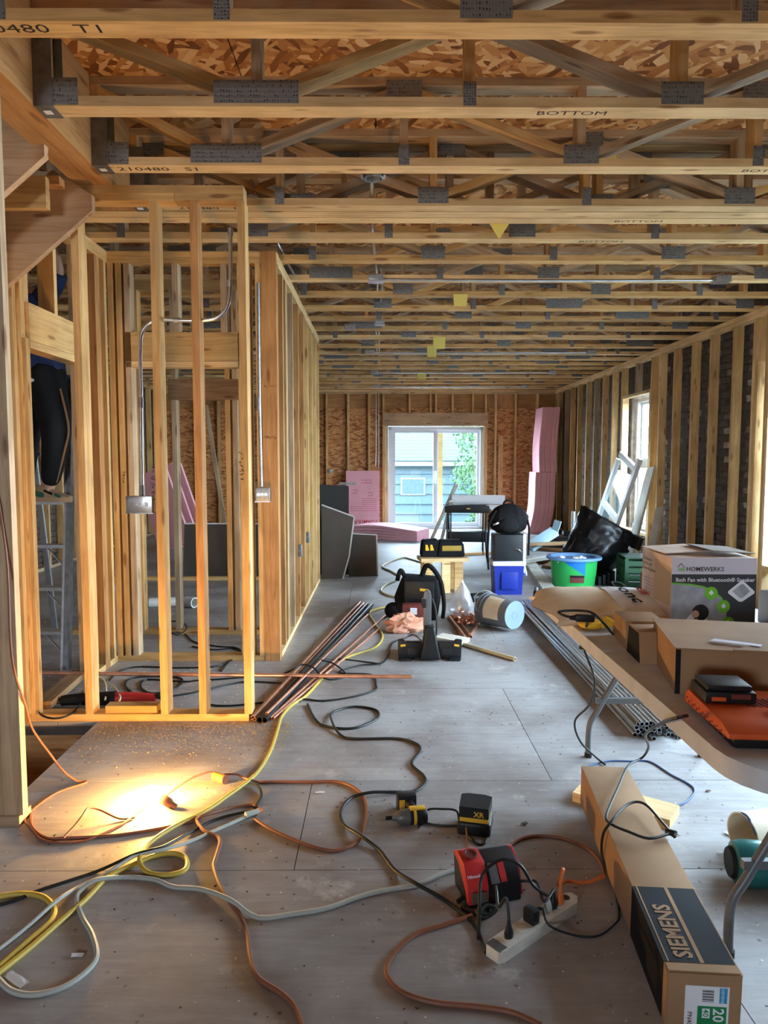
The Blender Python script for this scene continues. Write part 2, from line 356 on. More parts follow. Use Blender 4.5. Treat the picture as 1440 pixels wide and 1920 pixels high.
# ---- right wall
wr = thing('wall_right', kind='structure')
def stud(p, x, y, z0, z1, mat, along='x', w=S, name='stud'):   # along: direction of its 89 mm side; centre at x, y
    d = (1, 0, 0) if along == 'x' else (0, 1, 0)
    return board(name, (x, y, z0), (x, y, z1), W4, w, mat, p, d)
rm = lambda: random.choice(['pine', 'pine', 'pine_grey', 'pine_new'])
xs = XR+W4/2
slab('sole_plate', (XR, -3.6, 0), (XR+W4, 14.0, S), 'pine_grey', wr)
slab('top_plate', (XR, -3.6, CH-S), (XR+W4, 14.0, CH), 'pine_new', wr)
slab('top_plate', (XR, -3.6, CH-2*S-.002), (XR+W4, 14.0, CH-S-.002), 'pine_new', wr)
ZT = CH-2*S-.002
for yy in (-3.2, -2.8, -2.4, -2, -1.6, -1.2, -.8, -.4, 0, .4, .85, 1.28, 1.7, 2.06, 6.34, 6.5, 6.56, 6.94, 7.42, 7.85, 8.33, 8.76, 9.02, 10.12, 10.52, 10.97, 11.4, 11.83, 12.35, 12.8, 13.2, 13.7, 13.93):
    stud(wr, xs, yy, S, ZT, rm())
for (y0, y1, zs, zh) in ((9.04, 10.10, .42, 2.24), (2.08, 6.32, .43, 2.24)):
    slab('window_sill_plate', (XR, y0, zs-S), (XR+W4, y1, zs), 'pine_new', wr)
    slab('window_header', (XR, y0, zh), (XR+W4, y1, zh+S), 'pine_new', wr)
    stud(wr, xs, y0+.02, S, zh, 'pine_new', name='trimmer_stud'); stud(wr, xs, y1-.02, S, zh, 'pine_new', name='trimmer_stud')
    n_ = max(2, int((y1-y0)/.4))
    for q in range(1, n_):
        yy = y0+(y1-y0)*q/n_; stud(wr, xs, yy, S, zs-S, rm(), name='cripple_stud'); stud(wr, xs, yy, zh+S, ZT, rm(), name='cripple_stud')
# masonry behind the studs
XB = 3.60
OP = [(9.02, 10.12, .40, 2.27), (2.06, 6.34, .40, 2.27)]
def in_op(y, z): return any(a-.02 < y < b+.02 and c-.02 < z < d+.02 for a, b, c, d in OP)
cuts = [(-3.6, 2.06, 0, DK), (6.34, 9.02, 0, DK), (10.12, 14.1, 0, DK)]
for a, b, c, d in OP: cuts += [(a, b, 0, c), (a, b, d, DK)]
for a, b, c, d in cuts: slab('masonry_core', (XB+.012, a, c), (XB+.20, b, d), 'mortar', wr)
bmesh_v = []
def brickmesh(sd):
    r = random.Random(sd); bm = B(); vs = box(bm, (0, 0, 0), (.05, .208, .064))
    for v in vs: v.co += Vector((r.uniform(-.006, .004), r.uniform(-.006, .006), r.uniform(-.004, .004)))
    bmesh.ops.bevel(bm, geom=bm.edges[:], offset=.006, segments=1, affect='EDGES')
    me = bpy.data.meshes.new('brick'); bm.to_mesh(me); bm.free(); me.materials.append(M['old_brick']); return me
bms = [brickmesh(i) for i in range(8)]
cand = []
for rw in range(37):
    z = .04+rw*.0745
    for q in range(42):
        yy = 6.16+(q+(rw % 2)*.5)*.219
        if not in_op(yy, z) and not in_op(yy-.1, z) and not in_op(yy+.1, z) and yy < 14: cand.append((yy, z))
sy_ = (6.56, 6.94, 7.42, 7.85, 8.33, 8.76, 9.02)
def seen(yy):   # is the strip of masonry at yy open to view between two studs?
    yv = yy*XR/XB
    return not any(s-.02-.089*s/XR < yy*.985 < s-.0 for s in sy_)
near = [c for c in cand if 6.6 < c[0] < 8.95 and seen(c[0]) and c[1] > .55][:300]
ns = set(near)
for i, (yy, z) in enumerate(near):
    link('brick', bms[i % 8], None, wr, Matrix.Translation((XB+.017+random.uniform(-.008, .006), yy, z)) @ Matrix.Rotation(random.uniform(-.03, .03), 4, 'X'), True)
bm = B()
for (yy, z) in cand:
    if (yy, z) not in ns: box(bm, (XB+.017+random.uniform(-.008, .006), yy, z), (.05, .208, .064))
tag(obj('brickwork', bm, 'old_brick', wr, world=True), kind='stuff')
# windows in the right wall
def dh_window(name, y0, y1, z0, z1):
    t = thing(name, loc=(XB+.1, (y0+y1)/2, z0), kind='structure'); c = lambda *a: Vector(a)
    x0, x1 = XB+.06, XB+.15; f = .05
    for nm, a, b in (('window_frame', (x0, y0, z0), (x1, y0+f, z1)), ('window_frame', (x0, y1-f, z0), (x1, y1, z1)), ('window_frame', (x0, y0, z1-f), (x1, y1, z1)), ('window_sill', (x0-.02, y0, z0), (x1, y1, z0+f)),
                     ('meeting_rail', (x0+.01, y0+f, (z0+z1)/2-.025), (x1-.01, y1-f, (z0+z1)/2+.03))):
        slab(nm, a, b, 'white_vinyl', t)
    for zz0, zz1, xo in ((z0+f, (z0+z1)/2-.025, .0), ((z0+z1)/2+.03, z1-f, .03)):
        s_ = .04
        for a, b in (((x0+.02+xo, y0+f, zz0), (x0+.05+xo, y0+f+s_, zz1)), ((x0+.02+xo, y1-f-s_, zz0), (x0+.05+xo, y1-f, zz1)), ((x0+.02+xo, y0+f+s_, zz0), (x0+.05+xo, y1-f-s_, zz0+s_)), ((x0+.02+xo, y0+f+s_, zz1-s_), (x0+.05+xo, y1-f-s_, zz1))):
            slab('sash_rail', a, b, 'white_vinyl', t)
        slab('window_pane', (x0+.033+xo, y0+f+s_, zz0+s_), (x0+.037+xo, y1-f-s_, zz1-s_), 'window_glass', t)
dh_window('window_1', 9.06, 10.08, .42, 2.24)
for i_ in range(4): dh_window('window_%d' % (i_+2), 2.10+i_*1.05, 3.14+i_*1.05, .43, 2.24)  # unseen row; the ones nearer the camera are added to let in more daylight
# ---- left outer wall
wl = thing('wall_left', kind='structure')
slab('masonry_core', (XL-.25, -3.6, -.1), (XL-.02, 14.1, DK), 'mortar', wl)
slab('sole_plate', (XL+.02, -3.6, 0), (XL+.11, 13.9, S), 'pine_grey', wl); slab('top_plate', (XL+.02, -3.6, CH-.076), (XL+.11, 13.9, CH), 'pine', wl)
bm = B()
for rw in range(37):
    for q in range(38):
        box(bm, (XL-.012+random.uniform(-.006, .006), 4.2+(q+(rw % 2)*.5)*.219, .04+rw*.0745), (.05, .208, .064))
tag(obj('brickwork', bm, 'old_brick', wl, world=True), kind='stuff')
for q in range(26): stud(wl, XL+.065, 3.6+q*.41, S, CH-.076, rm())
# ---- unseen wall behind the camera; small opening added for fill light on near trusses
wf = thing('wall_front', kind='structure')
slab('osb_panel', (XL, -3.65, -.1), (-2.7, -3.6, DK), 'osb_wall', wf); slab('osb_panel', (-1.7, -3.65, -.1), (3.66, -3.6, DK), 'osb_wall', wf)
slab('osb_panel', (-2.7, -3.65, 1.9), (-1.7, -3.6, DK), 'osb_wall', wf); slab('osb_panel', (-2.7, -3.65, -.1), (-1.7, -3.6, 1.1), 'osb_wall', wf)
# ---- back wall
wb = thing('wall_back', kind='structure')
DX0, DX1, DZ1 = .17, 2.05, 2.03
yb0, yb1 = YB, YB+.12
slab('top_plate', (XL, yb0, CH-S), (XR, yb1, CH), 'pine_new', wb); slab('top_plate', (XL, yb0, CH-2*S-.002), (XR, yb1, CH-S-.002), 'pine_new', wb)
slab('sole_plate', (XL, yb0, 0), (DX0-.08, yb1, S), 'pine_new', wb); slab('sole_plate', (DX1+.08, yb0, 0), (XR, yb1, S), 'pine_new', wb)
slab('header_beam', (.06, yb0-.012, 2.045), (2.135, yb1, 2.30), 'header_wood', wb)
bxs = lambda px: P(px, 862, Y=YB).x
for px in (613, 653, 692, 719, 910, 929, 966, 1007):
    board('stud', (bxs(px), YB+.06, S), (bxs(px), YB+.06, ZT), .12, S, random.choice(['pine', 'pine_new']), wb, (0, 1, 0))
for q in range(7): board('stud', (-1.48-q*.425, YB+.06, S), (-1.48-q*.425, YB+.06, ZT), .12, S, rm(), wb, (0, 1, 0))
for xx in (DX0-.055, DX1+.055, DX0-.02, DX1+.02): board('trimmer_stud', (xx, YB+.06, 0), (xx, YB+.06, 2.045), .12, S if abs(xx-DX0) > .03 and abs(xx-DX1) > .03 else .03, 'pine_new', wb, (0, 1, 0))
for px in (768, 807, 817, 848, 886): board('cripple_stud', (bxs(px), YB+.06, 2.30), (bxs(px), YB+.06, ZT), .12, S, 'pine', wb, (0, 1, 0))
pz = [(0, 1.22), (1.225, 2.40), (2.405, DK)]
for zi, (z0, z1) in enumerate(pz):
    m = 'osb_wall' if zi < 2 else 'pine_red'
    xe = [XL, -2.7, -1.48, -.27, DX0-.06] + [DX1+.06, 2.75, 3.66]
    for i in range(len(xe)-1):
        a, b = xe[i], xe[i+1]
        if i == 4:
            if zi == 2: slab('sheathing_panel', (a, yb1, z0), (b, yb1+.015, z1), m, wb)
            elif zi == 1: slab('sheathing_panel', (a, yb1, 2.06), (b, yb1+.015, z1), m, wb)
            continue
        slab('sheathing_panel', (a+.002, yb1, z0), (b-.002, yb1+.015, z1), m, wb)
slab('light_stop_sheet', (XL, yb1+.016, 0), (DX0-.065, yb1+.03, DK), 'concrete_dark', wb); slab('light_stop_sheet', (DX1+.065, yb1+.016, 0), (3.66, yb1+.03, DK), 'concrete_dark', wb); slab('light_stop_sheet', (DX0-.065, yb1+.016, 2.06), (DX1+.065, yb1+.03, DK), 'concrete_dark', wb)  # unseen sheet added behind the sheathing to stop light leaking through panel gaps
# sliding glass door
dr = thing('door_1', loc=((DX0+DX1)/2, YB+.08, 0), kind='structure')
y0, y1 = YB+.03, YB+.13
for a, b in (((DX0, y0, 0), (DX0+.06, y1, DZ1)), ((DX1-.06, y0, 0), (DX1, y1, DZ1)), ((DX0, y0, DZ1-.06), (DX1, y1, DZ1)), ((DX0, y0, 0), (DX1, y1, .045))):
    slab('door_frame', a, b, 'white_vinyl', dr)
xm = bxs(818)
for (xa, xb, yy, nm) in ((DX0+.06, xm+.02, y0+.02, 'sliding_panel'), (xm-.02, DX1-.06, y0+.06, 'fixed_panel')):
    s_ = .075 if nm == 'sliding_panel' else .06
    bm = B(); bx(bm, (xa, yy, .045), (xa+s_, yy+.035, DZ1-.06)); bx(bm, (xb-s_, yy, .045), (xb, yy+.035, DZ1-.06)); bx(bm, (xa+s_, yy, .045), (xb-s_, yy+.035, .045+.08)); bx(bm, (xa+s_, yy, DZ1-.06-.06), (xb-s_, yy+.035, DZ1-.06))
    pn = obj(nm, bm, 'white_vinyl', dr, world=True); slab('glass_pane', (xa+s_, yy+.015, .125), (xb-s_, yy+.02, DZ1-.12), 'window_glass', pn)
    if nm == 'sliding_panel':
        bm = B(); tube(bm, [(xb-.035, yy-.002, .92), (xb-.035, yy-.04, .95), (xb-.035, yy-.04, 1.12), (xb-.035, yy-.002, 1.15)], .012)
        obj('door_handle', bm, 'white_vinyl', pn, True, world=True)
# ---- trusses
def truss(y, x0, x1, nx, phase, label, group='floor trusses', wide=(), hang=False, depth=DK-CH, stamps=(), mat=None):
    """bottom chord's near edge at y; nodes every .83 m from nx; phase 0: nx is a diagonal node"""
    t = thing('floor_truss', label, 'truss', (x0, y+W4/2, CH), group=group)
    yc = y+W4/2; mb = mat or random.choice(['pine', 'pine_new', 'pine']); mw_ = lambda: random.choice(['pine_grey', 'pine', 'pine_grey'])
    bc = board('bottom_chord', (x0, yc, CH+S/2), (x1, yc, CH+S/2), W4, S, mb, t, (0, 1, 0))
    board('top_chord', (x0, yc, DK-S/2), (x1, yc, DK-S/2), W4, S, mw_(), t, (0, 1, 0))
    z0, z1 = CH+S, DK-S; n0 = int(math.floor((x0-nx)/.83)); n1 = int(math.ceil((x1-nx)/.83))
    zm = (z0+z1)/2
    def plate(x, z, wd, ht): slab('nail_plate', (x-wd/2, y-.003, z-ht/2), (x+wd/2, y-.0002, z+ht/2), 'nail_plate_steel', t)
    for k in range(n0, n1+1):
        x = nx+k*.83
        if x < x0+.08 or x > x1-.08: continue
        A = (k % 2 == 0) == (phase == 0)
        board('web', (x+(.0 if A else 0), yc, z0), (x, yc, z1), W4, S, mw_(), t, (0, 1, 0))
        if A:
            for sg in (-1, 1):
                xe = x+sg*.80; xs_ = x+sg*.045
                if xe < x0+.02: xe = x0+.02
                if xe > x1-.02: xe = x1-.02
                if abs(xe-x) > .25: board('web', (xs_, yc, z0+.018), (xe, yc, z1-.018), W4-.002, S, mw_(), t, (0, 1, 0))
            wd = .33 if k in wide else .165
            plate(x, CH+.055, wd, .085)
        else:
            plate(x, CH+.05, .05, .09); plate(x, DK-.055, .165, .08)
    if x0 > -1.5:
        board('web', (x0+.02, yc, z0), (x0+.02, yc, z1), W4, S, 'pine', t, (0, 1, 0)); plate(x0+.1, CH+.055, .14, .1)
    if hang:
        bm = B(); hx = x0-.001
        bx(bm, (hx, y-.004, CH-.003), (hx+.075, y+W4+.004, CH-.001)); bx(bm, (hx, y-.006, CH-.003), (hx+.075, y-.003, CH+.30)); bx(bm, (hx, y+W4+.002, CH-.003), (hx+.075, y+W4+.005, CH+.30))
        bx(bm, (hx-.003, y-.055, CH+.01), (hx-.0005, y, CH+.36)); bx(bm, (hx-.003, y+W4, CH+.01), (hx-.0005, y+W4+.055, CH+.36))
        h_ = obj('joist_hanger', bm, 'hanger_steel', t, world=True); slab('barcode_sticker', (hx+.02, y+.03, CH-.0045), (hx+.05, y+.06, CH-.0032), 'white_vinyl', h_)
    for (s_, xx, sz, face) in stamps:
        mwt = basis((xx, y+.06, CH-.0006), (1, 0, 0), (0, -1, 0)) if face == 'b' else basis((xx, y-.0006, CH+.008), (1, 0, 0), (0, 0, 1))
        text('ink_stamp', s_, sz, 'ink', bc, mwt, 0.0, world=True, xs=1.5)
    return t
XBM = -1.34
truss(1.25, XBM, XR+.1, -.5, 1, 'near pine floor truss overhead without stamps, hung on the orange beam', hang=True, group='floor trusses hung on the orange beam')
truss(1.78, XBM, XR+.1, -.5, 0, 'pine floor truss overhead next to the one stamped 0480', hang=True, group='floor trusses hung on the orange beam')
truss(2.318, XBM, XR+.1, -.495, 1, 'pine floor truss stamped 0480 T1, hung on the orange beam', 'floor trusses hung on the orange beam', hang=True, stamps=(('210480   T1', -1.33, .062, 'b'),), mat='pine')
truss(2.850, XBM, XR+.1, -.479, 0, 'pine floor truss with an extra long steel plate, stamped BOTTOM on its chord', 'floor trusses hung on the orange beam', (0,), True, stamps=(('BOTTOM', .62, .045, 'b'), ), mat='pine_new')
truss(3.402, XBM, XR+.1, -.716, 0, 'pine floor truss stamped 210480 S1 with the round junction box behind it', 'floor trusses hung on the orange beam', (0,), True, stamps=(('210480   S1', -1.24, .055, 'b'), ('BOTTOM', 1.72, .045, 'b')), mat='pine_new')
truss(3.916, XBM, XR+.1, -.54, 1, 'first of three floor trusses set tight together, stamped T1', 'tripled floor trusses', (), True, stamps=(('210480   T1', -1.1, .05, 'b'),), mat='pine_new')
truss(4.016, -1.9, XR+.1, -.44, 0, 'middle one of three floor trusses set tight together', 'tripled floor trusses', mat='pine_new')
truss(4.116, XL, XR+.1, -.2, 1, 'third of three floor trusses set tight together, with a yellow note hanging from it', 'tripled floor trusses', stamps=(('BOTTOM', 1.35, .045, 'b'),), mat='pine_new')
for i, yy in enumerate((4.49, 4.966, 5.49, 6.01, 6.55, 7.03, 7.56, 8.09, 8.71, 9.29, 9.78, 10.28, 10.77, 11.31, 11.86, 12.31, 12.81, 13.29, 13.74)):
    lb = {0: 'floor truss just behind the three tight trusses, yellowish with a stamped bottom chord', 2: 'floor truss that carries the long steel conduit with a junction box at either end'}.get(i, 'pine floor truss in the long row over the far half of the room')
    truss(yy, XL, XR+.1, random.uniform(-.8, .1), i % 2, lb, 'floor trusses over the far half of the room', tuple(random.sample(range(-4, 5), 2)),
          stamps=((('BOTTOM', 1.25, .045, 'b'),) if i == 0 else ()), mat=random.choice(['pine', 'pine_new']))
# beam that carries the hung trusses
bt = thing('trim_1', loc=(-1.43, 0, CH), kind='structure')
board('beam_ply', (-1.385, -3.6, CH+.2), (-1.385, 4.0, CH+.2), .4, .088, 'pine_red', bt, (0, 0, 1)); board('beam_ply', (-1.475, -3.6, CH+.2), (-1.475, 4.0, CH+.2), .4, .088, 'pine_red', bt, (0, 0, 1))
# ---- partitions
wa = thing('wall_partition_front', loc=(-1.2, 3.68, 0), kind='structure')
ya = 3.64+W4/2
slab('sole_plate', (-1.845, 3.64, 0), (-.693, 3.64+W4, S), 'pine', wa)
slab('top_plate', (-1.80, 3.64, CH-S), (-.683, 3.64+W4, CH), 'pine', wa); slab('top_plate', (-1.80, 3.64, CH-2*S), (-1.03, 3.64+W4, CH-S), 'pine', wa); slab('top_plate', (-1.028, 3.64, CH-2*S), (-.683, 3.64+W4, CH-S), 'pine', wa)
for x0, x1, m in ((455, 469, 'pine'), (369, 383, 'pine_red'), (295, 311, 'pine'), (152, 168, 'pine'), (43, 57, 'pine')):
    px = (x0+x1)/2; xx = P(px, 1100, Y=3.64).x; stud(wa, xx, ya, S, CH-2*S, m, 'y')
slab('blocking', (P(195, 1335, Y=3.64).x, 3.66, S), (P(292, 1335, Y=3.64).x, 3.64+W4, 2*S), 'pine', wa)
xs_ = -1.80
wc = thing('wall_partition_stair', loc=(-1.85, 4.2, 0), kind='structure')      # runs into the depth, with a doorway
xc = -1.80-W4/2
slab('top_plate', (-1.89, 3.735, CH-S), (-1.80, 4.76, CH), 'pine', wc); slab('top_plate', (-1.89, 3.735, CH-2*S), (-1.80, 4.76, CH-S), 'pine', wc)
board('stud', (xc, 3.665, 0), (xc, 3.665, 2.0), W4, S, 'pine', wc, (1, 0, 0)); board('stud', (xc-.04, 3.62, 0), (xc-.04, 3.62, CH-2*S), W4, S, 'pine', wc, (1, 0, 0))
board('door_header', (xc, 3.69, 2.09), (xc, 4.36, 2.09), .19, W4, 'pine', wc, (0, 0, 1)); slab('header_plate', (-1.89, 3.69, 1.955), (-1.80, 4.36, 1.993), 'pine', wc)
for yy, m in ((4.38, 'pine_grey'), (4.42, 'pine'), (4.57, 'pine_red'), (4.61, 'pine_red'), (4.72, 'pine')): board('stud', (xc, yy, 0 if yy > 4.4 else S), (xc, yy, CH-2*S), W4, S, m, wc, (1, 0, 0))
board('cripple_stud', (xc, 4.0, 2.185), (xc, 4.0, CH-2*S), W4, S, 'pine', wc, (1, 0, 0))
slab('sole_plate', (-1.89, 4.36, 0), (-1.80, 4.76, S), 'pine', wc)
wd_ = thing('wall_partition_door', loc=(-1.2, 4.8, 0), kind='structure')     # parallel to the front one, with a header
yd = 4.76+W4/2
slab('sole_plate', (-1.89, 4.76, 0), (-.69, 4.76+W4, S), 'pine', wd_)
slab('top_plate', (-1.89, 4.76, CH-S), (-.68, 4.76+W4, CH), 'pine', wd_); slab('top_plate', (-1.89, 4.76, CH-2*S), (-.68, 4.76+W4, CH-S), 'pine', wd_)
for px, m in ((237, 'pine'), (252, 'pine_grey'), (222, 'pine'), (458, 'pine'), (471, 'pine'), (491, 'pine')):
    xx = P(px, 1100, Y=4.76).x; stud(wd_, xx, yd, S, CH-2*S, m, 'y')
xa, xb = P(226, 650, Y=4.76).x, P(455, 650, Y=4.76).x
board('door_header', (xa+.03, yd, 2.13), (xb-.02, yd, 2.13), W4, .19, 'pine', wd_, (0, 1, 0)); slab('header_plate', (xa+.03, 4.76, 1.995), (xb-.02, 4.76+W4, 2.033), 'pine_new', wd_)
for px in (330, 420): xx = P(px, 500, Y=4.8).x; stud(wd_, xx, yd, 2.225, CH-2*S, 'pine_grey', 'y', name='cripple_stud')
wn = thing('wall_partition_hall', loc=(-.73, 6.3, 0), kind='structure')      # long side along the passage
xn = XP-W4/2
slab('sole_plate', (XP-W4, 4.85, 0), (XP, 8.0, S), 'pine_new', wn)
slab('top_plate', (XP-W4, 4.85, CH-S), (XP, 8.0, CH), 'pine_new', wn); slab('top_plate', (XP-W4, 4.85, CH-2*S), (XP, 8.0, CH-S), 'pine_new', wn)
board('corner_post', (XP-.052, 4.775, 0), (XP-.052, 4.775, CH), .1, S, 'pine_red', wn, (1, 0, 0))
for i, yy in enumerate((4.80, 5.06, 5.22, 5.27, 5.62, 6.0, 6.4, 6.8, 7.2, 7.6, 7.97)):
    stud(wn, xn, yy, S, CH-2*S, random.choice(['pine', 'pine', 'pine_red', 'pine_grey']), 'x')
we = thing('wall_partition_rear', loc=(-1.3, 5.5, 0), kind='structure')
slab('sole_plate', (-2.6, 5.49, 0), (XP-W4-.002, 5.49+W4, S), 'pine', we); slab('top_plate', (-2.6, 5.49, CH-2*S), (XP-W4-.002, 5.49+W4, CH), 'pine', we)
for px, m in ((265, 'pine'), (333, 'pine_grey'), (432, 'pine'), (446, 'pine_grey'), (490, 'pine')): stud(we, P(px, 1100, Y=5.49).x, 5.49+W4/2, S, CH-2*S, m, 'y')
board('door_header', (P(315, 730, Y=5.49).x, 5.53, 1.92), (P(458, 730, Y=5.49).x, 5.53, 1.92), W4-.004, .16, 'fir_dark', we, (0, 1, 0))
wg = thing('wall_partition_far', loc=(-1.6, 8.0, 0), kind='structure')
slab('sole_plate', (-3.2, 8.0, 0), (XP-W4, 8.0+W4, S), 'pine', wg); slab('top_plate', (-3.2, 8.0, CH-2*S), (XP-W4, 8.0+W4, CH), 'pine', wg)
for xx in (-.95, -1.5, -3.0): stud(wg, xx, 8.0+W4/2, S, CH-2*S, rm(), 'y')
# post at the near corner of the stairwell, stair stringers and treads
wp = thing('wall_post', loc=(-1.41, 2.6, 0), kind='structure')
board('stud', (-1.395, 2.60, S), (-1.395, 2.60, CH+.3), W4, S, 'pine_grey', wp, (1, 0, 0)); board('stud', (-1.44, 2.66, S), (-1.44, 2.66, CH), W4, S, 'pine', wp, (1, 0, 0))
board('stud', (-1.50, 2.60, S), (-1.50, 2.60, CH), W4, S, 'fir_dark', wp, (1, 0, 0)); slab('sole_plate', (-2.2, 2.57, 0), (-1.36, 2.66, S), 'pine_grey', wp)
st = tag(thing('staircase', loc=(-2.2, 3.4, 1.9)), 'rough stair with two sloping timber stringers under the orange beam', 'staircase')
for yy, tipx, tipz, hgt in ((3.22, -1.46, 2.70, .28), (3.60, -1.41, 2.60, .27)):
    sl = math.tan(R(40)); L_ = 1.75
    poly = [(tipx, tipz), (tipx-L_, tipz-L_*sl), (tipx-L_, tipz-L_*sl+hgt/math.cos(R(40))), (tipx-.19, tipz-.19*sl+hgt/math.cos(R(40))), (tipx, tipz+.075)]
    mt = Matrix(((1, 0, 0, 0), (0, 0, -1, yy), (0, 1, 0, 0), (0, 0, 0, 1)))
    bm = B(); prism(bm, poly, 0, S, mt); bmesh.ops.recalc_face_normals(bm, faces=bm.faces); obj('stringer', bm, 'header_wood', st, world=True)
for k in range(1, 6):
    xx = -1.72-.24*k; zz = 2.56-.2*k
    slab('tread', (xx-.12, 3.225, zz), (xx+.13, 3.56, zz+S), 'pine_red', st); slab('riser', (xx+.10, 3.225, zz-.17), (xx+.125, 3.56, zz), 'pine', st)
slab('ledger_block', (-2.05, 3.40, 2.555), (P(87, 395, Y=3.40).x, 3.44, 2.70), 'pine', st); slab('ledger_block', (-2.05, 3.50, 2.70), (-1.54, 3.56, 2.74), 'pine_red', st)
# ================================================================ OUTSIDE
plain('siding_blue', (.027, .046, .053), .6); plain('shingle', (.018, .031, .036), .9, noise=.3, nscale=30); plain('trim_white', (.10, .11, .11), .6)
plain('leaf', (.026, .062, .018), .7, noise=.5, nscale=9); plain('bark', (.16, .11, .07), .9); plain('treated_post', (.20, .13, .045), .7, noise=.15, nscale=8); plain('straw', (.12, .10, .065), .9, noise=.3, nscale=30)
gz = -.85
slab('ground', (-14, 14.6, gz-.1), (18, 60, gz), 'ground_soil', None).__setitem__('kind', 'structure')
slab('ground', (3.9, -12, gz-.1), (18, 14.6, gz), 'ground_soil', None).__setitem__('kind', 'structure')
slab('ground', (-14, -14, gz-.1), (3.9, -3.7, gz), 'ground_soil', None).__setitem__('kind', 'structure')
ga = tag(thing('garage', loc=(2, 21, gz)), 'pale blue garage with lap siding and grey shingle roof outside the sliding door', 'building')
for i in range(7):
    z = gz+.02+i*.30; board('siding_board', (-2.6, 21.0-.004, z+.15), (7.6, 21.0-.004, z+.15), .33, .05, 'siding_blue', ga, (0, .14, 1))
slab('wall', (-2.6, 21.03, gz), (7.6, 21.2, gz+2.14), 'siding_blue', ga)
slab('fascia', (-2.9, 20.72, gz+2.05), (7.9, 20.78, gz+2.21), 'trim_white', ga)
for i in range(14):
    y_ = 20.7+i*.2; z_ = gz+2.18+i*.105
    board('shingle_course', (-2.9, y_+.12, z_+.075), (7.9, y_+.12, z_+.075), .28, .03, 'shingle', ga, (0, 1, .5))
wq = slab('window', (.62, 20.95, gz+1.18), (1.36, 21.0, gz+1.7), 'trim_white', ga); slab('window_pane', (.67, 20.94, gz+1.23), (1.31, 20.948, gz+1.65), 'siding_blue', wq)
tr = tag(thing('tree', loc=(3.1, 18.6, gz)), 'leafy drooping green tree outside the right sliding door panel', 'tree')
bm = B(); tube(bm, [(3.1, 18.6, gz), (3.15, 18.6, .3), (3.0, 18.5, 1.6), (2.9, 18.5, 3.2)], lambda t: .14-.09*t); obj('trunk', bm, 'bark', tr, True, world=True)
rg = random.Random(3); bm = B()
for i in range(5200):
    a = rg.uniform(0, 6.28); rr = rg.uniform(0, 1)**.5; z = rg.uniform(-.55, 3.6); wv = (1.0 if z > .9 else .45+.55*(z+.55)/1.45)
    c = Vector((2.95+rr*math.cos(a)*1.0*wv+.12*math.sin(z*5), 18.6+rr*math.sin(a)*.9*wv, z)); s_ = rg.uniform(.04, .09)
    q = Euler((rg.uniform(0, 6), rg.uniform(0, 6), rg.uniform(0, 6))).to_matrix()
    bm.faces.new([bm.verts.new(c+q @ Vector(p)*s_) for p in ((-1, 0, 0), (0, -.45, .1), (1, 0, 0), (0, .45, .1))])
tag(obj('foliage', bm, 'leaf', tr, world=True), kind='stuff')
o = slab('porch_post', (P(824, 900, Y=14.75).x-.06, 14.7, gz), (P(824, 900, Y=14.75).x+.06, 14.82, 2.02), 'treated_post'); tag(o, 'yellow timber post outside behind the sliding door stile', 'post')
hb = tag(thing('straw_heap', loc=(.9, 17.5, gz)), 'pale heap of straw-coloured boards on the ground outside the sliding door', 'lumber')
for i in range(7): board('lumber_offcut', (-.2+rg.uniform(-.2, .2), 17.2+i*.06, gz+.06+i*.05), (1.1+rg.uniform(-.3, .2), 17.3+i*.05, gz+.08+i*.045), .12, .05, 'straw', hb, (0, 1, 0))

# ================================================================ materials for things
plain('cardboard', (.34, .20, .105), .9, noise=.14, nscale=6); plain('cardboard_dark', (.20, .15, .115), .85, noise=.15, nscale=5); plain('cardboard_edge', (.17, .10, .055), .9)
plain('black_plastic', (.010, .0105, .012), .45, noise=.2, nscale=14, spec=.3); plain('black_rubber', (.009, .009, .010), .6, spec=.25); plain('black_fabric', (.008, .008, .009), .85, noise=.4, nscale=40, bump=.3, spec=.15)
plain('bag_plastic', (.006, .006, .007), .30, bump=.9, nscale=9, spec=.35); plain('yellow_dim', (.36, .22, .03), .6); plain('yellow_plastic', (.72, .42, .03), .45); plain('orange_plastic', (.62, .10, .025), .42, noise=.06); plain('red_plastic', (.48, .03, .03), .4)
plain('table_plastic', (.52, .53, .55), .55, noise=.10, nscale=14); plain('grey_paint', (.13, .135, .14), .4, .3); plain('white_paper', (.78, .79, .82), .8); plain('kraft_bag', (.80, .66, .48), .8, noise=.12, nscale=9, bump=.4)
plain('print_black', (.012, .012, .014), .6, spec=.12); plain('print_white', (.78, .78, .82), .6); plain('print_green', (.16, .50, .03), .55); plain('print_grey', (.32, .33, .37), .6, noise=.2, nscale=25); plain('print_dgrey', (.045, .047, .052), .5)
plain('print_tan', (.66, .52, .44), .7, noise=.12, nscale=14); plain('print_lilac', (.62, .58, .66), .6); plain('print_blue', (.02, .30, .60), .6); plain('print_dgreen', (.01, .22, .07), .6); plain('skin', (.55, .34, .24), .6); plain('hair_dark', (.012, .01, .01), .7); plain('box_tan_print', (.56, .40, .26), .75)
plain('foam_pink', (.86, .44, .49), .75, noise=.06, nscale=5); plain('drywall_paper', (.085, .066, .054), .85, noise=.1, nscale=4); plain('drywall_edge', (.55, .50, .46), .9); plain('dark_board', (.035, .032, .03), .85)
plain('copper', (.80, .40, .26), .30, .75, noise=.2, nscale=12); plain('copper_dull', (.48, .23, .14), .4, .7, noise=.3, nscale=12); plain('black_pipe', (.02, .022, .024), .3, .5)
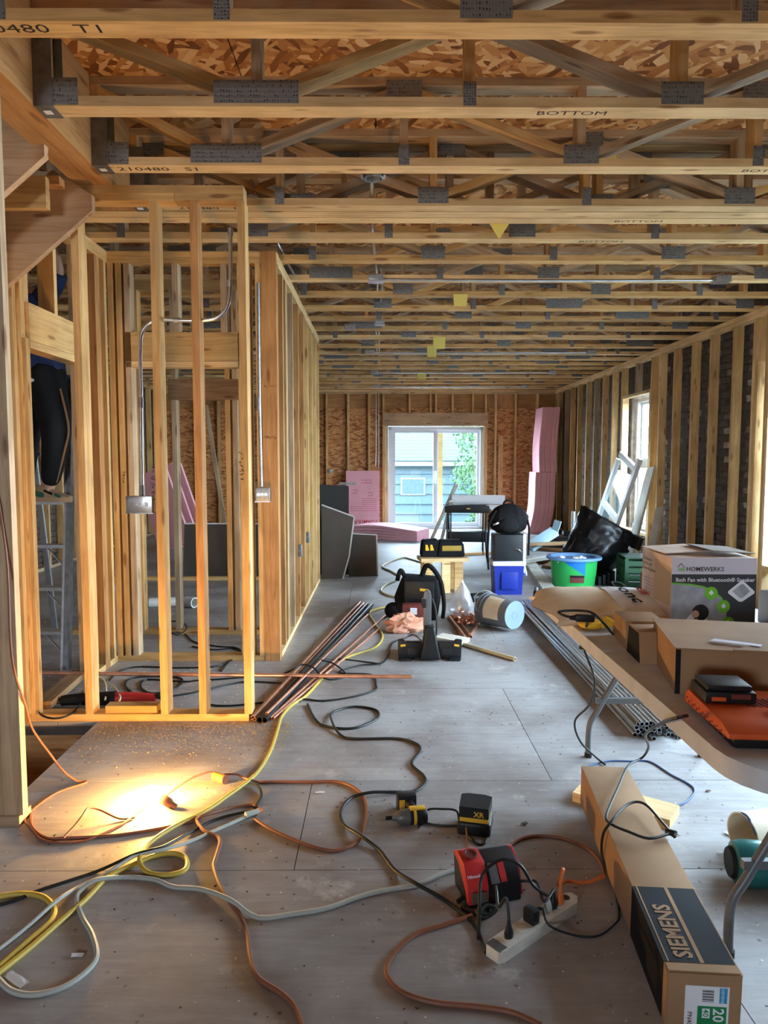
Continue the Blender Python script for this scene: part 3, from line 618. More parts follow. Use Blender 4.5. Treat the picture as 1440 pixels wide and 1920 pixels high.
plain('cooler_blue', (.012, .03, .28), .4); plain('cooler_white', (.75, .77, .80), .5); plain('bucket_grey', (.14, .15, .165), .45); plain('bucket_base', (.17, .23, .29), .5); plain('green_plastic', (.03, .42, .09), .4); plain('rim_blue', (.16, .30, .52), .45); plain('blue_tape', (.01, .17, .62), .45)
plain('crate_green', (.035, .10, .05), .5); plain('teal_metal', (.02, .14, .13), .3, .3); plain('alu', (.55, .57, .60), .32, .9, noise=.1); plain('denim_blue', (.02, .035, .10), .85, noise=.25, nscale=20); plain('trousers', (.006, .006, .007), .8); plain('shoe_tan', (.50, .36, .22), .7); plain('shoe_green', (.03, .14, .10), .7); plain('rag_cloth', (.62, .30, .20), .9, noise=.3, nscale=10, bump=.5)
plain('cord_yellow', (.52, .37, .06), .5); plain('cord_grey', (.40, .42, .38), .55); plain('cord_brown', (.22, .085, .045), .5); plain('cord_black', (.015, .016, .015), .45); plain('cord_orange', (.62, .16, .04), .5); plain('cord_cream', (.62, .55, .36), .5); plain('cord_blue', (.06, .12, .30), .5); plain('strip_white', (.62, .59, .52), .5, noise=.1, nscale=20); plain('pvc_white', (.72, .72, .70), .4); plain('dark_red', (.14, .03, .025), .6); plain('paper_green', (.50, .75, .68), .8); plain('sawdust', (.62, .42, .18), .9); plain('debris_dark', (.07, .055, .04), .9); plain('aqua_paper', (.50, .70, .80), .8)
glass_mat('clear_film', (.96, .95, .96), .22)
t_ = M['clear_film'].node_tree; gl_ = [n for n in t_.nodes if n.type == 'BSDF_GLOSSY'][0]; gl_.inputs['Roughness'].default_value = .25
df_ = t_.nodes.new('ShaderNodeBsdfDiffuse'); df_.inputs[0].default_value = (.75, .76, .8, 1); m2_ = t_.nodes.new('ShaderNodeMixShader'); m2_.inputs[0].default_value = .3; mo_ = t_.nodes['Material Output']; mx_ = [n for n in t_.nodes if n.type == 'MIX_SHADER' and n is not m2_][0]
t_.links.new(mx_.outputs[0], m2_.inputs[1]); t_.links.new(df_.outputs[0], m2_.inputs[2]); t_.links.new(m2_.outputs[0], mo_.inputs[0]); glass_mat('clear_plastic', (.95, .97, .98), .15)
def lum(name, c, s):
    t, b, N, L = nodes(name); b.inputs['Base Color'].default_value = (*c, 1); b.inputs['Emission Color'].default_value = (*c, 1); b.inputs['Emission Strength'].default_value = s
lum('lit_bulb', (1.0, .54, .14), 1750)

# ================================================================ WORK LAMP on the floor
bp_ = P(275, 1492, Z=.035)
lamp = tag(thing('work_lamp', loc=(bp_.x, bp_.y, 0)), 'bare lit bulb in a brown rubber socket lying on the plywood floor', 'lamp')
ax = Vector((-.75, .25, .28)).normalized(); so = Vector((.075, -.02, .028))
mm = Matrix.Translation(so) @ Vector((0, 0, 1)).rotation_difference(ax).to_matrix().to_4x4()
bm = B(); lathe(bm, [(.0135, .0), (.0145, .012), (.022, .03), (.030, .05), (.030, .062), (.024, .08), (.012, .09), (0, .093)], 20, mm); obj('bulb', bm, 'lit_bulb', lamp, True)
bm = B(); lathe(bm, [(0, -.062), (.010, -.06), (.012, -.04), (.018, -.03), (.02, .0), (.0175, .004), (.0175, .012), (0, .012)], 18, mm); obj('socket', bm, 'cord_brown', lamp, True)

# ================================================================ TABLE
TZ = .74
tb = tag(thing('folding_table', loc=(1.2, 2.4, 0)), 'folding table with a pale plastic top and bent grey steel legs', 'table')
X0, X1, Y0, Y1, rr = .745, 1.62, 1.36, 3.30, .16
poly = []
for cx, cy, a0 in ((X1-rr, Y1-rr, 0), (X0+.05, Y1-.05, 90), (X0+rr, Y0+rr, 180), (X1-rr, Y0+rr, 270)):
    q = .05 if a0 == 90 else rr
    for k in range(7): a = R(a0+k*15); poly.append((cx+q*math.cos(a)-1.2, cy+q*math.sin(a)-2.4))
bm = B(); prism(bm, poly, TZ-.048, TZ); obj('table_top', bm, 'table_plastic', tb, bevel=.008, seg=2)
for yl in (3.18, 1.86):
    for sx, fx, tx in ((1, .97, 1.16), (-1, 1.50, 1.30)):
        bm = B(); tube(bm, [(fx-1.2, yl-2.4, .005), (fx-1.2+sx*.004, yl-2.4, .15), (fx-1.2+sx*.05, yl-2.4, .24), (tx-1.2-sx*.03, yl-2.4, .46), (tx-1.2, yl-2.4, TZ-.05)], .0135, 12); lg = obj('leg', bm, 'grey_paint', tb, True)
        bm = B(); cyl(bm, (fx-1.2, yl-2.4, 0), (fx-1.2, yl-2.4, .02), .017, 12); obj('leg_foot', bm, 'black_rubber', lg)
    bm = B(); bx(bm, (1.0-1.2, yl-2.4-.01, .255), (1.47-1.2, yl-2.4+.01, .28)); obj('cross_bar', bm, 'grey_paint', tb)
# ---- big flat carton on the table
bc_ = tag(thing('carton', loc=(.81, 1.885, TZ), rot=R(-12)), 'wide low brown cardboard box lying open on the folding table', 'box')
bm = B(); bx(bm, (0, 0, 0), (.52, .36, .125)); ob = obj('box_body', bm, 'cardboard', bc_, bevel=.002)
bm = B(); bx(bm, (-.004, -.004, .126), (.525, .365, .129)); obj('top_flap', bm, 'cardboard', bc_)
bm = B(); prism(bm, [(.14, -.008), (.53, -.01), (.53, .13), (.30, .12), (.22, .06)], .130, .133); obj('top_flap', bm, 'cardboard', bc_)
bm = B(); bx(bm, (-.0012, -.0012, .0), (.012, .0, .124)); obj('open_seam', bm, 'print_black', bc_)
bm = B(); prism(bm, [(.10, .07), (.22, .03), (.23, .05), (.12, .095)], .1345, .136); obj('paper_label', bm, 'print_lilac', bc_); bm = B(); prism(bm, [(.27, .03), (.42, .02), (.42, .06), (.28, .07)], .1345, .136); obj('paper_label', bm, 'white_paper', bc_)
# ---- bath fan box
fx0, fx1, fy0, fy1, fh = 1.112, 1.432, 2.64, 2.955, .268
fb = tag(thing('fan_box', loc=((fx0+fx1)/2, (fy0+fy1)/2, TZ), rot=R(-1.0)), 'printed retail box for a bath fan, flaps ajar, with green circles on a dark front', 'box')
hw, hd = (fx1-fx0)/2, (fy1-fy0)/2
bm = B(); bx(bm, (-hw, -hd, 0), (hw, hd, fh)); obj('box_body', bm, 'print_tan', fb, bevel=.0015)
def fp(nm, poly, mat, d, par=None):   # flat print on the front: poly in (0..1, 0..1)
    bm = B(); vs = [bm.verts.new((-hw+2*hw*x, -hd-d, fh*z)) for x, z in poly]; bm.faces.new(vs); return obj(nm, bm, mat, fb)
fp('front_print', [(0, 0), (1, 0), (1, 1), (0, 1)], 'print_lilac', .0006)
fp('front_print', [(.0, 0), (1, 0), (1, .77), (0, .77)], 'print_dgrey', .0010)
arc = [(.0, 0), (.62, 0)]+[(.62-.62*(1-math.cos(t))*.5*1.0 if False else .62-.62*t/1.57, .36+.26*math.sin(t)) for t in [i*1.57/12 for i in range(13)]]
fp('front_print', [(0, 0), (.66, 0), (.66, .30), (.60, .44), (.50, .54), (.38, .60), (.22, .635), (0, .65)], 'print_green', .0013)
fp('front_print', [(0, 0), (.66, 0), (.66, .28), (.59, .42), (.49, .52), (.37, .58), (.21, .615), (0, .63)], 'print_grey', .0016)
fp('front_print', [(.16, 0), (.46, 0), (.43, .14), (.36, .2), (.24, .2), (.18, .12)], 'print_white', .0019)
circ = lambda cx, cz, r, n=22: [(cx+r*math.cos(6.2832*i/n), cz+r*1.19*math.sin(6.2832*i/n)) for i in range(n)]
fp('front_print', circ(.35, .22, .1), 'hair_dark', .0022); fp('front_print', circ(.29, .2, .045), 'skin', .0025); fp('front_print', [(.27, .03), (.33, .03), (.32, .13), (.28, .13)], 'skin', .0024)
for cx, cz in ((.47, .50), (.62, .31), (.68, .07)): fp('front_print', circ(cx, cz, .078), 'print_green', .0024); fp('front_print', [(cx-.03, cz), (cx, cz+.05), (cx+.03, cz), (cx, cz-.03)], 'print_white', .0027)
fp('front_print', [(.67, .53), (.82, .68), (.84, .68), (.98, .53), (.98, .50), (.84, .38), (.80, .38), (.67, .50)], 'print_white', .0020); fp('front_print', [(.72, .53), (.82, .63), (.85, .63), (.93, .53), (.84, .43), (.81, .43)], 'print_grey', .0023)
fm = lambda x, z, d=.0024: basis((-hw+2*hw*x, -hd-d, fh*z), (1, 0, 0), (0, 0, 1))
text('lettering', 'HOMEWERKS', .0235, 'ink', fb, fm(.165, .815), .012); text('lettering', 'Bath Fan with Bluetooth® Speaker', .0212, 'print_white', fb, fm(.045, .665), .012)
fp('logo', [(.06, .87), (.105, .93), (.15, .87), (.14, .87), (.105, .915), (.07, .87)], 'ink', .002); text('logo', 'HB', .02, 'print_green', fb, fm(.068, .812), .015)
def sp(nm, poly, mat, d):   # print on the left side: (0 = far, 1 = near)
    bm = B(); bm.faces.new([bm.verts.new((-hw-d, hd-2*hd*x, fh*z)) for x, z in poly]); return obj(nm, bm, mat, fb)
sp('side_print', [(.0, .0), (.03, .0), (.03, .0), (.0, .0)] if False else [(.45, .30), (.98, .30), (.98, .85), (.45, .92)], 'box_tan_print', .0008); sp('side_print', [(.02, .04), (.36, .04), (.36, .22), (.02, .22)], 'print_grey', .0008)
sm = lambda x, z: basis((-hw-.0012, hd-2*hd*x, fh*z), (0, -1, 0), (0, 0, 1))
for i, s_ in enumerate(('Combination', 'bath fan with', 'Bluetooth Speaker')): text('lettering', s_, .019, 'ink', fb, sm(.03, .84-i*.075))
for i in range(5): sp('side_print', [(.05, .56-i*.05), (.40, .56-i*.05), (.40, .57-i*.05), (.05, .57-i*.05)], 'print_grey', .0009)
for (a, b_, ro, c0) in ((-hw, .02, -.12, 0), (.0, hw+.01, .16, 1)):
    bm = B(); box(bm, ((a+b_)/2, .04-.05*c0, fh+.012+.006*c0), (b_-a, 2*hd-.09, .003), (0, ro*.45, .04)); obj('top_flap', bm, 'print_tan' if not c0 else 'cardboard_dark', fb)
# ---- two small cartons, kraft bag, black box on the table
for nm, loc, rz, sx, sy, h_, lab in (('small_carton', (.905, 2.42, TZ), R(-6), .13, .22, .095, 'small cardboard carton beside the kraft paper bag on the table'), ('small_carton', (.872, 2.235, TZ), R(-4), .10, .15, .098, 'small cardboard carton with a black printed side, next to the low carton')):
    t = tag(thing(nm, lab, 'box', loc, rz)); bm = B(); prism(bm, [(-sy/2, 0), (sy/2, 0), (sy/2*.72, h_), (-sy/2*.72, h_)], -sx/2, sx/2, Matrix(((0, 0, 1, 0), (1, 0, 0, 0), (0, 1, 0, 0), (0, 0, 0, 1))))
    obj('box_body', bm, 'cardboard', t, bevel=.0015)
    bm = B(); v = [(-sx/2-.0008, -sy/2*.98, .002), (-sx/2-.0008, -sy/2*.74, h_*.96), (-sx/2-.0008, sy/2*.74, h_*.96), (-sx/2-.0008, sy/2*.98, .002)]
    if rz == R(-4): bm.faces.new([bm.verts.new(p) for p in v]); obj('black_print', bm, 'print_black', t)
    else: bm.free()
kb = tag(thing('paper_bag', loc=(.915, 2.86, TZ), rot=R(3)), 'crumpled kraft paper sack lying over the far end of the table', 'bag')
rg = random.Random(5); bm = B(); n1, n2 = 14, 8; gr = []
for s_ in (1, -1):
    g0 = []
    for i in range(n1+1):
        row = []
        for j in range(n2+1):
            u, v = i/n1, j/n2; ed = min(u, 1-u, v, 1-v)*6; hz = .02+.075*math.sin(min(1, v/.8)*1.5)*(1 if v < .85 else 1-(v-.85)*3); z = hz*.5+s_*hz*.5*min(1, ed**.6)+rg.uniform(-.003, .003)
            row.append(bm.verts.new((-.26+.52*u+(.03*math.sin(v*9) if i == 0 else 0), -.23+.46*v+.03*math.sin(u*5), max(.002, z))))
        g0.append(row)
    gr.append(g0)
    if s_ > 0: _lab = [[v.co+Vector((0, 0, .0025)) for v in row[1:n2]] for row in g0[8:n1]]
    for i in range(n1):
        for j in range(n2):
            q = (g0[i][j], g0[i+1][j], g0[i+1][j+1], g0[i][j+1]); bm.faces.new(q if s_ > 0 else q[::-1])
obj('sack', bm, 'kraft_bag', kb, True)
bm = B(); top = gr[0]; wp_ = [[bm.verts.new(p_) for p_ in row] for row in _lab]
for i in range(len(wp_)-1):
    for j in range(len(wp_[0])-1): bm.faces.new((wp_[i][j], wp_[i+1][j], wp_[i+1][j+1], wp_[i][j+1]))
obj('white_label', bm, 'white_paper', kb, True)
text('lettering', 'Conc', .075, 'ink', kb, basis((.085, .16, .116), (.05, -1, -.17), (1, .05, 0)), .02, xs=1.6); text('lettering', 'us', .06, 'ink_red', kb, basis((.16, .05, .104), (.05, -1, -.19), (1, .05, 0)), .02, xs=1.5)
o = tag(thing('tool_case', loc=(1.56, 2.62, TZ), rot=R(5)), 'dark case at the table edge right beside the bath fan box', 'case'); bm = B(); bx(bm, (-.06, -.1, 0), (.07, .12, .13)); obj('case_body', bm, 'black_plastic', o, bevel=.01); bm = B(); tube(bm, [(-.05, -.102, .07), (-.03, -.12, .08), (.03, -.12, .08), (.05, -.102, .07)], .006); obj('handle', bm, 'grey_paint', o, True)
o = tag(thing('work_glove', loc=(.80, 2.62, TZ)), 'yellow work glove tucked under the cable on the table', 'glove'); bm = B(); ball(bm, (0, 0, .02), .05, (1, .8, .4)); 
for i in range(4): tube(bm, [(.03, -.03+i*.02, .02), (.07, -.04+i*.026, .03), (.09, -.045+i*.028, .012)], .011)
tube(bm, [(0, .03, .02), (.02, .07, .025), (.04, .085, .015)], .011); obj('glove_body', bm, 'yellow_plastic', o, True)
# ---- orange battery charger with battery
oc = tag(thing('battery_charger', loc=(.895, 1.635, TZ), rot=R(-5)), 'orange battery charger with vent holes standing on the folding table', 'charger')
mY = Matrix(((0, 0, 1, 0), (1, 0, 0, 0), (0, 1, 0, 0), (0, 0, 0, 1)))
bm = B(); prism(bm, [(-.13, .0), (.13, 0), (.13, .04), (-.13, .036)], -.10, .16, mY); obj('base', bm, 'black_plastic', oc, bevel=.008)
bm = B(); prism(bm, [(-.14, .024), (.142, .012), (.142, .040), (.12, .053), (-.10, .050), (-.14, .038)], -.115, .165, mY); body = obj('shell', bm, 'orange_plastic', oc, bevel=.006)
for i in range(9):
    for j in range(4):
        bm = B(); cyl(bm, (-.1165+.0008*j, -.115+i*.028+(j % 2)*.014, (.024+j*.0065)), (-.1150+.001*j, -.115+i*.028+(j % 2)*.014, .024+j*.0065), .0034, 8); obj('vent_hole', bm, 'dark_red', body)
for i in range(9): bm = B(); box(bm, (-.02+i*.014, .03, .0525), (.005, .06, .002), (0, 0, .3)); obj('vent_slot', bm, 'dark_red', body)
bm = B(); bx(bm, (.02, -.11, .050), (.16, -.02, .062)); obj('battery_slot', bm, 'orange_plastic', oc, bevel=.004)
bt_ = tag(thing('battery_pack', loc=(.850, 1.70, TZ+.054), rot=R(-6)), 'black battery pack seated on the orange charger', 'battery')
bm = B(); bx(bm, (-.06, -.05, 0), (.06, .055, .028)); bx(bm, (-.054, -.044, .028), (.052, .05, .042)); obj('pack_body', bm, 'black_plastic', bt_, bevel=.006)
bm = B(); bx(bm, (.0, -.052, .012), (.045, -.0495, .024)); obj('badge', bm, 'dark_red', bt_); bm = B(); bx(bm, (-.045, -.052, .006), (-.012, -.0495, .016)); obj('badge', bm, 'orange_plastic', bt_)

# ================================================================ LONG CARTON, board under it
blk = tag(board('wood_offcut', P(1080, 1488, Z=.02)+Vector((.02, .03, 0)), P(1284, 1556, Z=.02)+Vector((0, .09, 0)), .14, .038, 'pine_new', None, (.5, 1, 0)), 'pale pine offcut lying under the long black-banded carton', 'lumber')
pn_ = Vector((.783, 1.617, 0)); pf = Vector((.873, 2.66, .04)); dv = (pf-pn_); Ls = dv.length
lb_ = tag(thing('long_carton', loc=pn_, rot=(math.atan2(dv.z, math.hypot(dv.x, dv.y)), 0, -math.atan2(dv.x, dv.y))), 'long narrow brown carton with a black lettered band, lying on the floor', 'box')
hw = .087; hh = .150
bm = B(); bx(bm, (-hw, 0, 0), (hw, Ls, hh)); obj('box_body', bm, 'cardboard', lb_, bevel=.003)
bm = B(); bx(bm, (-hw-.0015, -.012, .0), (hw+.0015, .02, hh+.0015)); bmesh.ops.bevel(bm, geom=bm.edges[:], offset=.004, segments=2, affect='EDGES'); obj('end_cap', bm, 'cardboard', lb_, True)
bm = B(); bx(bm, (-hw-.0006, .021, .0), (hw-.004, .31, hh+.0006)); obj('black_band', bm, 'print_black', lb_)
bm = B(); bx(bm, (.000, .021, hh+.0008), (.010, .31, hh+.0012)); obj('tan_stripe', bm, 'cardboard', lb_); bm = B(); bx(bm, (-.078, .021, hh+.0008), (-.074, .31, hh+.0012)); obj('tan_stripe', bm, 'cardboard', lb_)
text('lettering', 'SIEMENS', .062, 'cardboard', lb_, basis((-.012, .035, hh+.0016), (0, 1, 0), (-1, 0, 0)), .03, xs=.86)
bm = B(); bx(bm, (-.045, -.0135, -.02+.02), (.058, -.0122, .118)); lab = obj('shipping_label', bm, 'white_paper', lb_)
em = lambda x, z: basis((x, -.0142, z), (0, 0, -1), (1, 0, 0))
bm = B(); bx(bm, (.035, -.0139, .075), (.053, -.0136, .115)); obj('label_print', bm, 'print_blue', lab); text('lettering', 'SIEMENS', .0105, 'print_white', lab, em(.039, .114))
bm = B(); bx(bm, (-.015, -.0139, .0), (.053, -.0136, .066)); obj('label_print', bm, 'print_dgreen', lab); text('lettering', '20', .036, 'print_white', lab, em(.022, .062), .02)
bm = B(); bx(bm, (-.004, -.0141, .035), (.014, -.0138, .06)); obj('label_print', bm, 'white_paper', lab); text('lettering', '40', .020, 'print_dgreen', lab, em(-.002, .058), .01)
for i in range(9): bm = B(); bx(bm, (-.005, -.0139, .078+i*.0036), (.022, -.0136, .078+i*.0036+.0012+.001*(i % 2))); obj('barcode_bar', bm, 'ink', lab)
text('lettering', 'PN40', .016, 'ink', lab, em(-.038, .05), .0)
# ================================================================ POWER STRIP and plugs
a_, b__ = P(930, 1795, Z=0), P(1070, 1700, Z=0); dv = b__-a_; 
ps = tag(thing('power_strip', loc=(a_+b__)/2, rot=math.atan2(dv.y, dv.x)), 'dirty white power strip with several plugs on the floor', 'power strip')
bm = B(); prism(bm, [(-.19, -.022), (-.17, -.03), (.165, -.03), (.19, -.012), (.19, .012), (.165, .03), (-.17, .03), (-.19, .022)], 0, .034); obj('strip_body', bm, 'strip_white', ps, bevel=.005)
bm = B(); box(bm, (-.172, 0, .0345), (.03, .05, .003)); obj('switch_plate', bm, 'grey_paint', ps)
bm = B(); lathe(bm, [(.012, .034), (.012, .036), (0, .0365)], 14, Matrix.Translation((.155, .005, 0))); obj('hang_slot', bm, 'debris_dark', ps)
for i in range(5): bm = B(); lathe(bm, [(.018, .033), (.018, .0355), (.015, .0358), (0, .0358)], 18, Matrix.Translation((-.12+i*.058, 0, 0))); obj('outlet', bm, 'strip_white', ps)
def plug(x, mat, up=.05, lab='', ro=0):
    m = PM[ps.name] @ Matrix.Translation((x, 0, .036)); t = thing('plug', lab, 'plug', tuple(m.translation), ro+math.atan2(dv.y, dv.x))
    bm = B(); lathe(bm, [(.014, 0), (.015, .012), (.011, .026), (.007, .036), (.005, up), (0, up)], 14, Matrix.Diagonal((1, .8, 1, 1))); obj('plug_body', bm, mat, t, True)
    bm = B(); box(bm, (0, 0, .01), (.03, .006, .012)); obj('grip', bm, mat, t); return m.translation+Vector((0, 0, up))
pA = plug(-.12, 'cord_black', .05, 'slim black plug by the switch end of the power strip'); pB = plug(.058, 'cord_grey', .045, 'grey plug between two black plugs on the power strip'); pC = plug(.085, 'cord_black', .055, 'black plug pushed in beside the orange one'); pD = plug(.118, 'cord_orange', .06, 'orange extension cord plug in the power strip')
m = PM[ps.name] @ Matrix.Translation((-.02, 0, .036)); t = thing('plug_adapter', 'boxy black plug adapter in the middle of the power strip', 'plug', tuple(m.translation), math.atan2(dv.y, dv.x)); bm = B(); bx(bm, (-.014, -.02, 0), (.014, .02, .042)); obj('adapter_body', bm, 'black_plastic', t, bevel=.004); bm = B(); tube(bm, [(.012, 0, .03), (.03, -.005, .03), (.04, -.01, .028)], .005); obj('strain_relief', bm, 'black_rubber', t, True)
# ================================================================ RED CHARGER
rc_ = P(912, 1685, Z=0)
rc = tag(thing('battery_charger', loc=(rc_.x+.005, rc_.y+.04, 0), rot=R(14)), 'red multi-bay battery charger standing upright on the floor', 'charger')
bm = B(); prism(bm, [(-.07, 0), (.06, 0), (.075, .10), (.03, .125), (-.03, .115), (-.065, .06)], -.085, .09, mY); obj('charger_body', bm, 'black_plastic', rc, bevel=.006)
bm = B(); prism(bm, [(-.076, .012), (-.068, .066), (-.032, .121), (.03, .131), (.07, .11), (.02, .10), (-.05, .04), (-.06, .01)], -.09, -.02, mY); obj('red_bay', bm, 'red_plastic', rc, bevel=.004)
bm = B(); prism(bm, [(-.05, .004), (.055, .004), (.07, .105), (.03, .12), (-.02, .09)], .09, .105, mY); obj('red_side', bm, 'red_plastic', rc, bevel=.004)
bm = B(); lathe(bm, [(.022, 0), (.022, .004), (.017, .004), (.015, .001), (0, .001)], 18, Matrix.Translation((-.055, 0, .131)) @ Matrix.Rotation(.15, 4, 'X')); obj('battery_port', bm, 'dark_red', rc, True)
bm = B(); box(bm, (.0, -.058, .094), (.028, .004, .06), (-.72, 0, 0)); obj('status_panel', bm, 'grey_paint', rc); bm = B(); box(bm, (.028, -.058, .096), (.02, .004, .06), (-.72, 0, 0)); obj('badge', bm, 'red_plastic', rc)
bm = B(); box(bm, (-.055, -.083, .038), (.05, .003, .03), (-.15, 0, 0)); obj('vent_panel', bm, 'debris_dark', rc)
text('lettering', 'Milwaukee', .013, 'print_white', rc, basis((-.085, -.058, .086), (1, 0, .05), (0, .6, .8)))
# ================================================================ YELLOW-BLACK DRIVER and CHARGER
dc = P(768, 1545, Z=0)
dd = tag(thing('impact_driver', loc=(dc.x, dc.y, .0), rot=R(8)), 'yellow and black cordless driver lying on the floor', 'power tool')
bm = B(); lathe(bm, [(.0, -.07), (.010, -.068), (.014, -.055), (.022, -.048), (.027, -.03), (.029, .0), (.028, .02)], 22, Matrix.Translation((0, 0, .03)) @ Matrix.Rotation(R(90), 4, 'Y')); obj('gear_case', bm, 'grey_paint', dd, True)
bm = B(); lathe(bm, [(.030, .0), (.031, .02), (.031, .055), (.024, .066), (0, .068)], 22, Matrix.Translation((0, 0, .03)) @ Matrix.Rotation(R(90), 4, 'Y')); obj('motor_housing', bm, 'black_plastic', dd, True)
bm = B(); lathe(bm, [(.0315, .012), (.0315, .022), (.0305, .026)], 22, Matrix.Translation((0, 0, .03)) @ Matrix.Rotation(R(90), 4, 'Y')); bx(bm, (.0, -.012, .055), (.06, .016, .064)); obj('yellow_shell', bm, 'yellow_plastic', dd, bevel=.003)
bm = B(); cyl(bm, (-.066, 0, .03), (-.092, 0, .03), .0075, 12); obj('chuck', bm, 'black_plastic', dd, True); bm = B(); cyl(bm, (-.092, 0, .03), (-.115, 0, .03), .0032, 8); obj('driver_bit', bm, 'steel', dd)
bm = B(); tube(bm, [(.025, .02, .035), (.02, .06, .034), (.012, .10, .035)], .017, 10); obj('grip', bm, 'black_plastic', dd, True)
bm = B(); bx(bm, (-.03, .09, .0), (.045, .14, .066)); bt2 = obj('battery', bm, 'black_plastic', dd, bevel=.006); bm = B(); bx(bm, (-.024, .0885, .012), (-.002, .09, .05)); obj('battery_label', bm, 'yellow_plastic', bt2)
cc_ = P(893, 1562, Z=0)
ch = tag(thing('battery_charger', loc=(cc_.x, cc_.y+.03, 0), rot=R(-14)), 'black battery charger holding a yellow banded battery pack on the floor', 'charger')
bm = B(); bx(bm, (-.062, -.06, 0), (.062, .062, .052)); obj('charger_base', bm, 'black_plastic', ch, bevel=.014, seg=3)
bp2 = bm = B(); prism(bm, [(-.052, -.052), (.052, -.052), (.056, .045), (.03, .056), (-.03, .056), (-.056, .045)], .05, .068); bt3 = obj('battery', bm, 'yellow_plastic', ch, bevel=.004)
bm = B(); prism(bm, [(-.054, -.054), (.054, -.054), (.058, .047), (.032, .058), (-.032, .058), (-.058, .047)], .068, .108); obj('battery_top', bm, 'black_plastic', bt3, bevel=.010, seg=2)
text('lettering', 'XR', .028, 'yellow_plastic', bt3, basis((.0, -.0556, .074), (1, 0, 0), (0, 0, 1)), .02)
# ================================================================ PIPES
def pipe_mesh(L, r, n=12, ri=.82):
    bm = B(); prof = [(r*ri, 0), (r, 0), (r, L), (r*ri, L), (r*ri, 0)]; vs = []
    lathe(bm, [(r*ri, L*.002)] and [(r, 0), (r, L)], n)
    for f in list(bm.faces):
        if len(f.verts) > 4: bm.faces.remove(f)
    vs2 = []
    for (rr, z) in ((r, 0), (r*ri, 0), (r*ri, L), (r, L)): vs2.append([bm.verts.new((rr*math.cos(6.28318*k/n), rr*math.sin(6.28318*k/n), z)) for k in range(n)])
    for i in range(3):
        for k in range(n): bm.faces.new((vs2[i][k], vs2[i+1][k], vs2[i+1][(k+1) % n], vs2[i][(k+1) % n]))
    bmesh.ops.remove_doubles(bm, verts=bm.verts[:], dist=1e-5); bmesh.ops.recalc_face_normals(bm, faces=bm.faces[:])
    me = bpy.data.meshes.new('pipe'); bm.to_mesh(me); bm.free(); me.shade_smooth(); me.set_sharp_from_angle(angle=R(40)); return me
def pipe(name, a, b, r, mat, label, cat='pipe', group=None, me=None):
    a, b = Vector(a), Vector(b); me = me or pipe_mesh((b-a).length, r)
    q = Vector((0, 0, 1)).rotation_difference((b-a).normalized()).to_matrix().to_4x4(); q.translation = a
    return tag(link(name, me, mat, None, q), label, cat, group)
rg = random.Random(11); cm = pipe_mesh(3.05, .0115); cm.materials.append(M['steel'])
for row, (n_, z, xo) in enumerate(((9, .0125, 0), (9, .0345, .010), (8, .0565, .0), (7, .0785, .022))):
    for k in range(n_):
        x = 1.272+xo+k*.0250+rg.uniform(-.001, .001)+(.010 if k > 4 else 0); y = 3.40+rg.uniform(-.05, .06)
        pipe('conduit_pipe', (x, y, z), (x+rg.uniform(-.03, .02)+.02, y+3.04, z), .0115, None, 'galvanised steel conduit pipe in the long bundle on the floor beside the table', group='steel conduit pipes in the long bundle', me=cm)
# copper and black pipes by the partition
CPG = 'loose copper pipes on the floor by the partition'
for (x0, y0, x1, y1, r, z, mt, lb) in ((470, 1347, 676, 1129, .0095, .010, 'copper', 'thin copper pipe at the partition side of the loose pipe heap'), (477, 1349, 682, 1131, .0095, .011, 'copper', 'copper pipe lying against the black pipes in the loose heap'),
                                       (487, 1350, 688, 1133, .017, .0175, 'black_pipe', 'black pipe in the heap of copper pipes, with white tape at its end'), (496, 1350, 697, 1134, .017, .0175, 'black_pipe', 'second black pipe, alongside the taped one in the copper heap'),
                                       (506, 1347, 732, 1146, .009, .010, 'copper', 'bright copper pipe that ends beside the black tool bag'), (512, 1347, 728, 1165, .009, .010, 'copper', 'bright copper pipe that ends beside the crumpled rag'),
                                       (474, 1345, 668, 1136, .009, .032, 'copper_dull', 'dull brown copper pipe on top of the loose pipe heap'), (500, 1338, 690, 1152, .008, .044, 'copper', 'slim copper pipe resting on the black pipes')):
    pipe('copper_pipe' if 'copper' in mt else 'black_pipe', P(x0, y0, Z=z), P(x1, y1, Z=z), r, mt, lb, group=CPG)
pipe('copper_pipe', P(70, 1262, Z=.06), P(772, 1269, Z=.03), .0125, 'copper', 'long copper pipe lying crosswise through the studs and over the other pipes', group=None)
pipe('copper_pipe', P(843, 1157, Z=.016), P(874, 1200, Z=.016), .016, 'copper', 'short thick copper pipe lying in front of the copper fittings'); pipe('copper_pipe', P(853, 1154, Z=.012), P(883, 1194, Z=.012), .011, 'copper_dull', 'short copper pipe beside the thick short one'); pipe('copper_pipe', P(900, 1168, Z=.011), P(880, 1192, Z=.011), .011, 'copper', 'stubby copper offcut pointing at the grey bucket')
pipe('plastic_pipe', P(866, 1207, Z=.014), P(966, 1236, Z=.014), .014, 'cord_cream', 'cream plastic pipe offcut lying beside the black floor tool')
